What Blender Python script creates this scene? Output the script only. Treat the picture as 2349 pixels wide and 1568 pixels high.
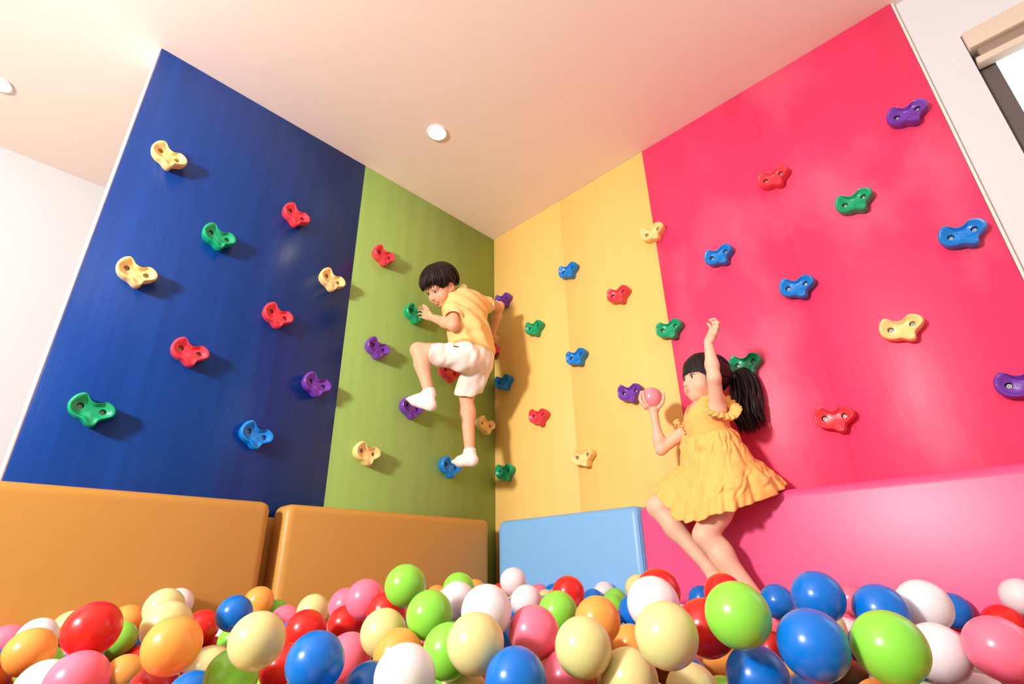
import bpy, bmesh, math, random
import numpy as np
from mathutils import Vector, Matrix

# ------------------------------------------------------------------ camera, light, exposure
S = bpy.context.scene
COL = S.collection
for o in list(bpy.data.objects):
    bpy.data.objects.remove(o)

cam_data = bpy.data.cameras.new('camera')
cam = bpy.data.objects.new('camera', cam_data)
COL.objects.link(cam)
cam_data.sensor_fit = 'HORIZONTAL'
cam_data.sensor_width = 36.0
cam_data.lens = 18.4543
cam_data.clip_start = 0.02
cam.matrix_world = Matrix([[0.721876, 0.295433, 0.62579, 1.969921], [0.69177, -0.283643, -0.66408, -1.941666], [-0.01869, 0.912286, -0.409127, 0.55], [0.0, 0.0, 0.0, 1.0]])
S.camera = cam

S.view_settings.view_transform = 'Standard'
S.view_settings.look = 'None'
S.view_settings.gamma = 1.0
S.view_settings.use_curve_mapping = False
S.view_settings.exposure = 0.07

world = bpy.data.worlds.new('world')
S.world = world
world.use_nodes = True
bgn = world.node_tree.nodes['Background']
bgn.inputs[0].default_value = (0.93, 0.97, 1.0, 1)
bgn.inputs[1].default_value = 2.6

def area_light(name, loc, target, size, power, color):
    d = bpy.data.lights.new(name, 'AREA')
    d.shape = 'DISK'
    d.size = size
    d.energy = power
    d.color = color
    o = bpy.data.objects.new(name, d)
    COL.objects.link(o)
    o.location = loc
    o.rotation_euler = (Vector(target) - Vector(loc)).to_track_quat('-Z', 'Y').to_euler()
    return o

# photographer's soft umbrella, behind and left of the camera
area_light('studio_umbrella_light', (1.05, -3.9, 1.62), (0.9, -0.2, 1.35), 0.34, 118, (1.0, 0.965, 0.92))

# ------------------------------------------------------------------ materials
def lin(c):
    return tuple(((v / 255) / 12.92 if v / 255 <= 0.04045 else ((v / 255 + 0.055) / 1.055) ** 2.4) for v in c)

def setin(node, names, val):
    for n in names:
        if n in node.inputs:
            node.inputs[n].default_value = val
            return

def material(name, rgb, rough=0.5, spec=0.5, sss=0.0, sss_r=(0.02, 0.012, 0.008), var=0.0, var_scale=(8, 8, 8),
             bump=0.0, bump_scale=(60, 60, 60), coat=0.0, metal=0.0, emit=None, emit_s=0, detail=4, dark=None, sheen=0.0, scuff=None):
    m = bpy.data.materials.new(name)
    m.use_nodes = True
    nt = m.node_tree
    b = nt.nodes['Principled BSDF']
    base = lin(rgb)
    b.inputs['Base Color'].default_value = (*base, 1)
    b.inputs['Roughness'].default_value = rough
    setin(b, ['Specular IOR Level'], spec)
    b.inputs['Metallic'].default_value = metal
    if coat:
        setin(b, ['Coat Weight'], coat)
        setin(b, ['Coat Roughness'], 0.08)
    if sheen:
        setin(b, ['Sheen Weight'], sheen)
    if sss:
        setin(b, ['Subsurface Weight'], sss)
        b.inputs['Subsurface Radius'].default_value = sss_r
        setin(b, ['Subsurface Scale'], 1.0)
    if emit:
        setin(b, ['Emission Color'], (*lin(emit), 1))
        setin(b, ['Emission Strength'], emit_s)
    if var or bump:
        tc = nt.nodes.new('ShaderNodeTexCoord')
    if var:
        mp = nt.nodes.new('ShaderNodeMapping')
        mp.inputs['Scale'].default_value = var_scale
        nz = nt.nodes.new('ShaderNodeTexNoise')
        nz.inputs['Scale'].default_value = 1.0
        nz.inputs['Detail'].default_value = detail
        nz.inputs['Roughness'].default_value = 0.6
        rp = nt.nodes.new('ShaderNodeValToRGB')
        rp.color_ramp.elements[0].position = 0.28
        rp.color_ramp.elements[1].position = 0.72
        lo = lin(dark) if dark else tuple(v * (1 - var) for v in base)
        hi = tuple(min(1, v * (1 + var * 0.6) + var * 0.012) for v in base)
        rp.color_ramp.elements[0].color = (*lo, 1)
        rp.color_ramp.elements[1].color = (*hi, 1)
        nt.links.new(tc.outputs['Object'], mp.inputs['Vector'])
        nt.links.new(mp.outputs['Vector'], nz.inputs['Vector'])
        nt.links.new(nz.outputs['Fac'], rp.inputs['Fac'])
        nt.links.new(rp.outputs['Color'], b.inputs['Base Color'])
    if scuff:
        sc, scol, lo_, hi_, amt = scuff
        mp3 = nt.nodes.new('ShaderNodeMapping')
        mp3.inputs['Scale'].default_value = sc
        n3 = nt.nodes.new('ShaderNodeTexNoise')
        n3.inputs['Scale'].default_value = 1.0
        n3.inputs['Detail'].default_value = 5
        r3 = nt.nodes.new('ShaderNodeValToRGB')
        r3.color_ramp.elements[0].position = lo_
        r3.color_ramp.elements[1].position = hi_
        r3.color_ramp.elements[0].color = (0, 0, 0, 1)
        r3.color_ramp.elements[1].color = (amt, amt, amt, 1)
        mxc = nt.nodes.new('ShaderNodeMix')
        mxc.data_type = 'RGBA'
        nt.links.new(tc.outputs['Object'], mp3.inputs['Vector'])
        nt.links.new(mp3.outputs['Vector'], n3.inputs['Vector'])
        nt.links.new(n3.outputs['Fac'], r3.inputs['Fac'])
        nt.links.new(r3.outputs['Color'], mxc.inputs[0])
        nt.links.new(rp.outputs['Color'], mxc.inputs[6])
        mxc.inputs[7].default_value = (*lin(scol), 1)
        nt.links.new(mxc.outputs[2], b.inputs['Base Color'])
    if bump:
        mp2 = nt.nodes.new('ShaderNodeMapping')
        mp2.inputs['Scale'].default_value = bump_scale
        n2 = nt.nodes.new('ShaderNodeTexNoise')
        n2.inputs['Scale'].default_value = 1.0
        n2.inputs['Detail'].default_value = 3
        bp = nt.nodes.new('ShaderNodeBump')
        bp.inputs['Strength'].default_value = bump
        bp.inputs['Distance'].default_value = 0.01
        nt.links.new(tc.outputs['Object'], mp2.inputs['Vector'])
        nt.links.new(mp2.outputs['Vector'], n2.inputs['Vector'])
        nt.links.new(n2.outputs['Fac'], bp.inputs['Height'])
        nt.links.new(bp.outputs['Normal'], b.inputs['Normal'])
    return m

GRAIN_L = (20, 20, 0.9)
M = {
    'ceiling': material('ceiling_paint', (246, 229, 217), 0.9, 0.2, bump=0.03, bump_scale=(90, 90, 90)),
    'wall': material('white_wall_paint', (218, 218, 222), 0.85, 0.2, bump=0.03, bump_scale=(90, 90, 90)),
    'floor': material('vinyl_floor', (196, 170, 140), 0.6, var=0.06),
    'trim': material('cream_edge_trim', (244, 230, 214), 0.6),
    'blue_panel': material('blue_painted_plywood', (0, 58, 138), 0.26, 0.3, var=0.2, var_scale=GRAIN_L, bump=0.05, bump_scale=(70, 70, 3)),
    'green_panel': material('green_painted_plywood', (150, 180, 92), 0.4, 0.3, var=0.09, var_scale=GRAIN_L, bump=0.04, bump_scale=(70, 70, 3)),
    'yellow_panel': material('yellow_painted_plywood', (249, 202, 116), 0.5, 0.25, var=0.04, var_scale=GRAIN_L, bump=0.03, bump_scale=(70, 70, 3)),
    'pink_panel': material('pink_painted_plywood', (242, 60, 106), 0.42, 0.3, scuff=((3.2, 3.2, 2.0), (255, 150, 172), 0.50, 0.82, 0.42), var=0.12, var_scale=(5, 5, 1.6), bump=0.06, bump_scale=(50, 50, 5)),
    'ochre_mat': material('ochre_vinyl', (196, 144, 66), 0.42, 0.4, bump=0.03, bump_scale=(220, 220, 220)),
    'blue_mat': material('light_blue_vinyl', (124, 180, 232), 0.38, 0.4, bump=0.03, bump_scale=(220, 220, 220)),
    'pink_mat': material('pink_vinyl', (240, 84, 136), 0.36, 0.4, var=0.05, var_scale=(6, 6, 6), bump=0.012, bump_scale=(220, 220, 220)),
    'metal': material('bolt_steel', (190, 190, 190), 0.38, metal=0.8),
    'blind': material('blind_aluminium', (216, 200, 180), 0.45, 0.4),
    'blind_dark': material('blind_recess', (150, 128, 112), 0.6),
    'frame': material('window_frame_bronze', (96, 84, 82), 0.5),
    'lamp_rim': material('downlight_rim', (250, 245, 240), 0.4),
    'lamp_lens': material('downlight_lens', (255, 250, 240), 0.4, emit=(255, 240, 215), emit_s=26),
}
HC = {'red': (230, 62, 76), 'green': (10, 164, 110), 'blue': (12, 128, 214), 'purple': (116, 56, 168), 'cream': (250, 214, 140)}
HM = {k: material(k + '_hold_plastic', v, 0.32, 0.5, var=0.04, var_scale=(30, 30, 30), bump=0.05, bump_scale=(160, 160, 160)) for k, v in HC.items()}
BC = {'red': (222, 38, 32), 'blue': (4, 112, 206), 'lime': (138, 214, 72), 'cream': (220, 209, 146),
      'orange': (246, 164, 78), 'pink': (250, 118, 146), 'white': (230, 221, 225)}
BM = {k: material(k + '_ball_plastic', v, 0.27, 0.45, sss=0.5, sss_r=(0.03, 0.03, 0.03)) for k, v in BC.items()}

# ------------------------------------------------------------------ object helpers
def tag(o, label=None, cat=None, group=None, kind=None):
    if label: o['label'] = label
    if cat: o['category'] = cat
    if group: o['group'] = group
    if kind: o['kind'] = kind
    return o

def empty(name, loc):
    o = bpy.data.objects.new(name, None)
    COL.objects.link(o)
    o.location = loc
    o.empty_display_size = 0.05
    return o

def link(name, me, parent=None, mats=(), smooth=False):
    for m in mats:
        me.materials.append(m)
    if smooth:
        me.polygons.foreach_set('use_smooth', [True] * len(me.polygons))
        me.update()
    o = bpy.data.objects.new(name, me)
    COL.objects.link(o)
    if parent:
        o.parent = parent
        o.matrix_parent_inverse = Matrix.Translation(-parent.location)
    return o

def from_bm(name, bm, parent=None, mats=(), smooth=False):
    me = bpy.data.meshes.new(name)
    bm.to_mesh(me)
    bm.free()
    return link(name, me, parent, mats, smooth)

def bm_box(bm, lo, hi):
    vs = [bm.verts.new((x, y, z)) for x in (lo[0], hi[0]) for y in (lo[1], hi[1]) for z in (lo[2], hi[2])]
    for f in ((0, 1, 3, 2), (4, 6, 7, 5), (0, 4, 5, 1), (2, 3, 7, 6), (0, 2, 6, 4), (1, 5, 7, 3)):
        bm.faces.new([vs[i] for i in f])
    return vs

def box_obj(name, lo, hi, mat, parent=None, bevel=0.0, seg=3):
    bm = bmesh.new()
    bm_box(bm, lo, hi)
    if bevel:
        bmesh.ops.bevel(bm, geom=bm.edges[:], offset=bevel, segments=seg, profile=0.5, affect='EDGES')
    return from_bm(name, bm, parent, [mat], bool(bevel))

def lathe(bm, prof, n=24, M4=None):
    rings = []
    for r, z in prof:
        rings.append([bm.verts.new((r * math.cos(2 * math.pi * i / n), r * math.sin(2 * math.pi * i / n), z)) for i in range(n)] if r > 1e-6 else [bm.verts.new((0, 0, z))])
    for a, b in zip(rings, rings[1:]):
        for i in range(n):
            j = (i + 1) % n
            q = [a[i % len(a)], a[j % len(a)], b[j % len(b)], b[i % len(b)]]
            u = []
            for v in q:
                if v not in u: u.append(v)
            if len(u) > 2: bm.faces.new(u)
    if M4: bmesh.ops.transform(bm, matrix=M4, verts=bm.verts)

# ------------------------------------------------------------------ room shell
CH = 2.5
YL, YBG, XYP, XR = -1.847, -0.9246, 1.0678, 2.1365
tag(box_obj('floor', (-1.3, -5.2, -0.1), (4.6, 0.3, 0.0), M['floor']), kind='structure')
tag(box_obj('ceiling', (-1.3, -5.2, CH), (4.6, 0.3, CH + 0.12), M['ceiling']), kind='structure')
tag(box_obj('wall_left', (-0.13, YL, 0.0), (-0.022, 0.03, CH), M['wall']), kind='structure')
tag(box_obj('wall_far_left', (-1.25, -5.2, 0.0), (-1.13, 0.3, CH), M['wall']), kind='structure')
tag(box_obj('wall_back_left', (-1.13, 0.16, 0.0), (-0.13, 0.28, CH), M['wall']), kind='structure')
bm = bmesh.new()
bm_box(bm, (-1.25, -5.32, 0.0), (0.2, -5.2, CH))
bm_box(bm, (3.6, -5.32, 0.0), (4.72, -5.2, CH))
bm_box(bm, (0.2, -5.32, 0.0), (3.6, -5.2, 0.9))
bm_box(bm, (0.2, -5.32, 2.3), (3.6, -5.2, CH))
tag(from_bm('wall_back', bm, None, [M['wall']]), kind='structure')  # opening left for the added fill-light window
tag(box_obj('wall_far_right', (4.6, -5.2, 0.0), (4.72, 0.3, CH), M['wall']), kind='structure')
WX0, WX1, WZ0, WZ1 = 2.262, 3.5, 1.05, 2.213
bm = bmesh.new()
bm_box(bm, (-0.13, 0.022, 0), (WX0, 0.15, CH))
bm_box(bm, (WX0, 0.022, 0), (WX1, 0.15, WZ0))
bm_box(bm, (WX0, 0.022, WZ1), (WX1, 0.15, CH))
bm_box(bm, (WX1, 0.022, 0), (4.6, 0.15, CH))
tag(from_bm('wall_right', bm, None, [M['wall']]), kind='structure')
tag(box_obj('trim_1', (XR + 0.001, 0.004, 0.0), (XR + 0.010, 0.0215, CH), M['trim'], bevel=0.003, seg=2), kind='structure')
tag(box_obj('trim_2', (-0.0215, YL - 0.001, 0.0), (-0.002, YL - 0.012, CH), M['wall'], bevel=0.003, seg=2), kind='structure')

# window with its blind cassette
win = tag(empty('window_1', ((WX0 + WX1) / 2, 0.06, WZ0)), kind='structure')
bm = bmesh.new()
FT = 0.05
bm_box(bm, (WX0, 0.06, WZ0), (WX0 + FT, 0.12, WZ1))
bm_box(bm, (WX1 - FT, 0.06, WZ0), (WX1, 0.12, WZ1))
bm_box(bm, (WX0 + FT, 0.06, WZ0), (WX1 - FT, 0.12, WZ0 + FT))
bm_box(bm, (WX0 + FT, 0.06, WZ1 - FT), (WX1 - FT, 0.12, WZ1))
from_bm('window_frame', bm, win, [M['frame']])
cas = box_obj('blind_cassette', (WX0 + 0.003, 0.006, WZ1 - 0.075), (WX1 - 0.003, 0.06, WZ1 - 0.002), M['blind'], win, 0.004, 2)
box_obj('blind_roller', (WX0 + 0.02, 0.02, WZ1 - 0.118), (WX1 - 0.02, 0.055, WZ1 - 0.0765), M['blind_dark'], win, 0.006, 2)
box_obj('blind_bottom_rail', (WX0 + 0.006, 0.010, WZ1 - 0.145), (WX1 - 0.006, 0.05, WZ1 - 0.119), M['blind'], win, 0.004, 2)
gm = bpy.data.materials.new('window_glass')
gm.use_nodes = True
nt = gm.node_tree
nt.nodes.remove(nt.nodes['Principled BSDF'])
tr = nt.nodes.new('ShaderNodeBsdfTransparent')
tr.inputs[0].default_value = (0.97, 0.99, 1, 1)
gl = nt.nodes.new('ShaderNodeBsdfGlossy')
gl.inputs['Roughness'].default_value = 0.03
mx = nt.nodes.new('ShaderNodeMixShader')
mx.inputs[0].default_value = 0.05
nt.links.new(tr.outputs[0], mx.inputs[1]); nt.links.new(gl.outputs[0], mx.inputs[2])
nt.links.new(mx.outputs[0], nt.nodes['Material Output'].inputs[0])
box_obj('pane', (WX0 + FT, 0.088, WZ0 + FT), (WX1 - FT, 0.094, WZ1 - FT), gm, win)
# unseen window added behind the camera to let in broad cool fill light
fill_win = tag(empty('added_fill_window', (1.9, -5.26, 0.9)), kind='structure')
for x0, x1 in ((0.2, 1.9), (1.9, 3.6)):
    bm = bmesh.new()
    bm_box(bm, (x0, -5.29, 0.9), (x0 + 0.04, -5.23, 2.3))
    bm_box(bm, (x1 - 0.04, -5.29, 0.9), (x1, -5.23, 2.3))
    bm_box(bm, (x0 + 0.04, -5.29, 0.9), (x1 - 0.04, -5.23, 0.94))
    bm_box(bm, (x0 + 0.04, -5.29, 2.26), (x1 - 0.04, -5.23, 2.3))
    from_bm('window_frame', bm, fill_win, [M['frame']])
    box_obj('pane', (x0 + 0.04, -5.262, 0.94), (x1 - 0.04, -5.257, 2.26), gm, fill_win)

# ------------------------------------------------------------------ painted climbing panels
def panel(label, mat, lo, hi, axis, cuts):
    """boards stand side by side along the axis; each is a mesh of its own"""
    base = [(lo[i] + hi[i]) / 2 for i in range(3)]
    base[2] = lo[2]
    root = empty('climbing_wall', base)
    tag(root, label, 'climbing wall', 'painted plywood climbing walls')
    edges = [lo[axis]] + cuts + [hi[axis]]
    for a, b in zip(edges, edges[1:]):
        l, h = list(lo), list(hi)
        l[axis], h[axis] = a + 0.0001, b - 0.0001
        box_obj('board', l, h, mat, root, 0.0006, 1)
    return root

panel('dark blue painted plywood climbing panel on the left wall', M['blue_panel'], (-0.0215, YL, 0), (0, YBG, CH - 0.001), 1, [])
panel('grass green painted plywood climbing panel behind the climbing boy', M['green_panel'], (-0.0215, YBG, 0), (0, -0.0005, CH - 0.001), 1, [])
panel('pale yellow painted plywood climbing panel right of the room corner', M['yellow_panel'], (0.0, 0.0, 0), (XYP, 0.0215, CH - 0.001), 0, [0.535])
panel('bright pink painted plywood climbing panel behind the girl', M['pink_panel'], (XYP, 0.0, 0), (XR, 0.0215, CH - 0.001), 0, [1.60])

# ------------------------------------------------------------------ padded mats round the pit
T = 0.12
def mat_pad(label, lo, hi, mat, seam_axis):
    root = empty('padded_wall_mat', ((lo[0] + hi[0]) / 2, (lo[1] + hi[1]) / 2, 0))
    tag(root, label, 'wall mat', 'padded mats lining the ball pit')
    bm = bmesh.new()
    bm_box(bm, lo, hi)
    bmesh.ops.bevel(bm, geom=bm.edges[:], offset=0.03, segments=6, profile=0.5, affect='EDGES')
    from_bm('cover', bm, root, [mat], True)
    # stitched welts down the two front corners
    for end in (lo, hi) if mat is M['blue_mat'] else ():
        bm = bmesh.new()
        lathe(bm, [(0, 0.03), (0.0022, 0.032), (0.0022, hi[2] - 0.034), (0, hi[2] - 0.032)], 8)
        if seam_axis == 1:
            s = 0.0085 if end is lo else -0.0085
            bmesh.ops.translate(bm, verts=bm.verts, vec=(hi[0] - 0.0085, end[1] + s, 0))
        else:
            s = 0.0085 if end is lo else -0.0085
            bmesh.ops.translate(bm, verts=bm.verts, vec=(end[0] + s, lo[1] + 0.0085, 0))
        from_bm('seam_welt', bm, root, [mat], True)
    return root
mat_a = mat_pad('ochre yellow padded vinyl mat along the wall at the left edge', (0.002, -2.75, 0.0), (T, -1.168, 0.799), M['ochre_mat'], 1)
mat_pad('ochre yellow padded vinyl mat next to the light blue mat', (0.002, -1.118, 0.0), (T, -0.150, 0.799), M['ochre_mat'], 1)
box_obj('hinge_flap', (0.004, -1.20, 0.03), (0.012, -1.09, 0.76), M['ochre_mat'], mat_a, 0.002, 2)
mat_pad('light blue padded vinyl mat in the room corner', (0.135, -T, 0.0), (0.886, -0.002, 0.793), M['blue_mat'], 0)
mat_pad('pink padded vinyl mat the girl sits on', (0.889, -T - 0.005, 0.0), (3.3, -0.002, 0.788), M['pink_mat'], 0)

# ------------------------------------------------------------------ ceiling downlights
def downlight(label, x, y):
    root = empty('ceiling_downlight', (x, y, CH))
    tag(root, label, 'ceiling light', 'recessed ceiling downlights')
    bm = bmesh.new()
    lathe(bm, [(0.046, 0.0), (0.049, -0.004), (0.044, -0.008), (0.039, -0.006), (0.038, 0.0)], 40, Matrix.Translation((x, y, CH)))
    from_bm('trim_ring', bm, root, [M['lamp_rim']], True)
    bm = bmesh.new()
    lathe(bm, [(0.038, -0.0005), (0.030, -0.004), (0.0, -0.0055)], 40, Matrix.Translation((x, y, CH)))
    from_bm('lens', bm, root, [M['lamp_lens']], True)
downlight('lit round downlight in the ceiling above the green and blue panels', 0.435, -0.805)
downlight('lit round downlight in the white ceiling at the far left edge', -0.665, -2.28)
# ------------------------------------------------------------------ climbing holds
def hold_mesh():
    px = [(-48, -2), (-42, 20), (-27, 35), (-19, 33), (-10, 25), (3, 22), (14, 26), (27, 34), (42, 30), (50, 20), (48, 7),
          (35, -5), (23, -15), (15, -33), (2, -35), (-12, -27), (-28, -25), (-42, -17)]
    pts = [Vector((x * 0.00121, (y - 0.21 * x) * 0.00124)) for x, y in px]
    n = len(pts)
    out = []
    for i in range(n):
        p0, p1, p2, p3 = (pts[(i + k) % n] for k in (-1, 0, 1, 2))
        for t in (0, 0.25, 0.5, 0.75):
            out.append(0.5 * ((2 * p1) + (p2 - p0) * t + (2 * p0 - 5 * p1 + 4 * p2 - p3) * t * t + (3 * p1 - p0 - 3 * p2 + p3) * t ** 3))
    bm = bmesh.new()
    prof = [(0.90, 0.0), (0.955, 0.010), (0.99, 0.021), (1.0, 0.029), (0.975, 0.036), (0.92, 0.0395), (0.86, 0.039), (0.76, 0.034),
            (0.64, 0.0295), (0.50, 0.027), (0.34, 0.027), (0.16, 0.028)]
    def lift(x, y, z):
        k = min(1, z / 0.03)
        b = 0.013 * math.exp(-((x - 0.004) ** 2 / 0.00035 + (y + 0.024) ** 2 / 0.00022))
        s = 0.008 * math.exp(-((x + 0.030) ** 2 / 0.0003 + (y - 0.036) ** 2 / 0.0003))
        r = 0.004 * math.exp(-((x - 0.048) ** 2 / 0.0004 + (y - 0.02) ** 2 / 0.0006))
        return z + k * (b + s + r)
    rings = []
    for sc, z in prof:
        rings.append([bm.verts.new((q.x * sc, q.y * sc, lift(q.x * sc, q.y * sc, z))) for q in out])
    m = len(out)
    for a, b in zip(rings, rings[1:]):
        for i in range(m):
            bm.faces.new((a[i], a[(i + 1) % m], b[(i + 1) % m], b[i]))
    c = bm.verts.new((0, 0, 0.028))
    for i in range(m):
        bm.faces.new((rings[-1][i], rings[-1][(i + 1) % m], c))
    bm.faces.new(list(reversed(rings[0])))
    bmesh.ops.recalc_face_normals(bm, faces=bm.faces)
    o = from_bm('hold_source', bm, None, [], True)
    cut = bmesh.new()
    for hx, hy in HOLES:
        cc = bmesh.new()
        lathe(cc, [(0, 0.011), (0.0088, 0.011), (0.0096, 0.06), (0, 0.06)], 20, Matrix.Translation((hx, hy, 0)))
        me = bpy.data.meshes.new('c'); cc.to_mesh(me); cc.free()
        cut.from_mesh(me); bpy.data.meshes.remove(me)
    bmesh.ops.recalc_face_normals(cut, faces=cut.faces)
    co = from_bm('hold_cutter', cut)
    md = o.modifiers.new('b', 'BOOLEAN'); md.object = co; md.operation = 'DIFFERENCE'; md.solver = 'EXACT'
    dg = bpy.context.evaluated_depsgraph_get()
    me = bpy.data.meshes.new_from_object(o.evaluated_get(dg))
    bpy.data.objects.remove(o); bpy.data.objects.remove(co)
    me.polygons.foreach_set('use_smooth', [True] * len(me.polygons))
    try:
        me.set_sharp_from_angle(angle=math.radians(50))
    except Exception:
        pass
    return me

HOLES = [(-0.028, 0.011), (0.029, 0.004)]
hold_src = hold_mesh()
hold_me = {}
for k in HM:
    me = hold_src.copy(); me.materials.clear(); me.materials.append(HM[k]); hold_me[k] = me
bm = bmesh.new()
lathe(bm, [(0.0, 0.0125), (0.0032, 0.0125), (0.0036, 0.0185), (0.0062, 0.0185), (0.0074, 0.017), (0.0074, 0.0112), (0, 0.0112)], 14)
bolt_me = bpy.data.meshes.new('bolt'); bm.to_mesh(bolt_me); bm.free()
bolt_me.materials.append(M['metal'])
bolt_me.polygons.foreach_set('use_smooth', [True] * len(bolt_me.polygons))

HOLDS = [
    ('cream', 'L', -1.7243, 2.0, 0.1, 'cream hold highest on the blue panel'),
    ('green', 'L', -1.4993, 1.7507, 4.5, 'green hold in the upper middle of the blue panel'),
    ('red', 'L', -1.2327, 1.9974, -3.6, 'red hold highest on the blue panel, near its right edge'),
    ('cream', 'L', -1.71, 1.5015, 4.5, 'cream hold near the left edge of the blue panel, below another cream one'),
    ('cream', 'L', -1.03, 1.7576, -1.9, 'cream hold at the right edge of the blue panel'),
    ('red', 'L', -1.232, 1.5095, -0.8, 'red hold on the blue panel between cream and purple holds, right of centre'),
    ('red', 'L', -1.4995, 1.2738, 3.3, 'red hold in the lower middle of the blue panel, lowest red one there'),
    ('purple', 'L', -1.0338, 1.2685, -0.9, 'purple hold on the blue panel near the green panel'),
    ('green', 'L', -1.7133, 1.0239, 0.5, 'green hold low on the blue panel, nearest its left edge'),
    ('blue', 'L', -1.2313, 1.029, -4.7, 'light blue hold low on the blue panel'),
    ('red', 'L', -0.785, 1.9984, 2.5, 'red hold highest on the green panel'),
    ('green', 'L', -0.5784, 1.7523, 0.4, "green hold gripped by the boy's left hand"),
    ('purple', 'L', -0.7728, 1.5073, -1.7, "purple hold on the green panel left of the boy's raised knee"),
    ('red', 'L', -0.3461, 1.502, 2.9, "red hold partly hidden behind the boy's thigh"),
    ('purple', 'L', -0.5667, 1.2682, -2.0, "purple hold under the boy's raised foot"),
    ('cream', 'L', -0.7753, 1.0292, 3.5, 'cream hold lowest on the green panel, at its left'),
    ('cream', 'L', -0.092, 1.2739, 4.3, "cream hold on the green panel beside the boy's standing shin"),
    ('blue', 'L', -0.3248, 1.0288, -1.0, "blue hold under the boy's standing foot"),
    ('red', 'L', -0.0562, 1.724, -3.0, "red hold in the corner behind the boy's back hand"),
    ('purple', 'R', 0.0999, 2.0129, -2.4, "purple hold on the yellow panel beside the boy's right elbow"),
    ('blue', 'R', 0.5789, 1.9986, 2.5, 'blue hold highest on the yellow panel'),
    ('green', 'R', 0.3302, 1.7541, -2.2, "small green hold on the yellow panel right of the boy's shadow"),
    ('red', 'R', 0.8562, 1.7449, -0.1, 'red hold in the upper right of the yellow panel'),
    ('cream', 'R', 1.0722, 1.9847, 4.8, 'cream hold high on the seam of yellow and pink panels'),
    ('blue', 'R', 0.5903, 1.5084, 4.6, 'blue hold in the middle of the yellow panel'),
    ('blue', 'R', 0.0947, 1.511, 2.2, "blue hold in the boy's shadow on the yellow panel"),
    ('green', 'R', 1.0791, 1.4898, 0.4, 'green hold on the seam of yellow and pink panels'),
    ('purple', 'R', 0.8579, 1.2619, -2.2, 'purple hold on the yellow panel beside the pink ball in hand'),
    ('red', 'R', 0.3352, 1.2681, -3.4, 'red hold in the lower left of the yellow panel'),
    ('cream', 'R', 0.5851, 1.0293, 4.7, 'cream hold low in the middle of the yellow panel'),
    ('green', 'R', 0.0956, 1.0316, 0.2, 'green hold lowest on the yellow panel, near the corner'),
    ('purple', 'R', 2.0533, 1.9725, -3.8, 'purple hold highest on the pink panel'),
    ('red', 'R', 1.6082, 1.9711, 1.2, 'red hold high on the pink panel'),
    ('green', 'R', 1.8305, 1.7255, 2.8, 'green hold high in the middle of the pink panel'),
    ('blue', 'R', 2.0581, 1.4715, 1.1, 'blue hold nearest the right edge of the pink panel'),
    ('blue', 'R', 1.3408, 1.7326, 4.2, 'blue hold on the pink panel nearest the yellow panel'),
    ('blue', 'R', 1.5854, 1.4838, -4.6, 'blue hold in the middle of the pink panel'),
    ('cream', 'R', 1.8365, 1.2318, 0.3, 'cream hold on the right half of the pink panel'),
    ('green', 'R', 1.3529, 1.2509, -0.4, "green hold on the pink panel behind the girl's ponytail"),
    ('red', 'R', 1.5885, 0.9956, -4.4, 'red hold lowest on the pink panel'),
    ('purple', 'R', 2.0465, 0.9938, 1.4, 'purple hold cut off by the right edge of the picture')]
RL = Matrix(((0, 0, 1), (1, 0, 0), (0, 1, 0)))        # left wall: hold x -> +y, hold y -> +z, out -> +x
RR = Matrix(((1, 0, 0), (0, 0, -1), (0, 1, 0)))       # right wall: hold x -> +x, out -> -y
for col, wall, u, z, rotd, label in HOLDS:
    o = bpy.data.objects.new('climbing_hold', hold_me[col])
    COL.objects.link(o)
    R3 = (RL if wall == 'L' else RR) @ Matrix.Rotation(math.radians(rotd + (-3 if wall == 'L' else 8)), 3, 'Z')
    loc = Vector((0.0, u, z)) if wall == 'L' else Vector((u, 0.0, z))
    o.matrix_world = Matrix.Translation(loc) @ R3.to_4x4()
    tag(o, label, 'climbing hold', 'plastic climbing holds on the panels')
    for hx, hy in HOLES:
        b = bpy.data.objects.new('bolt', bolt_me)
        COL.objects.link(b)
        b.parent = o
        b.location = (hx, hy, 0)

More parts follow.
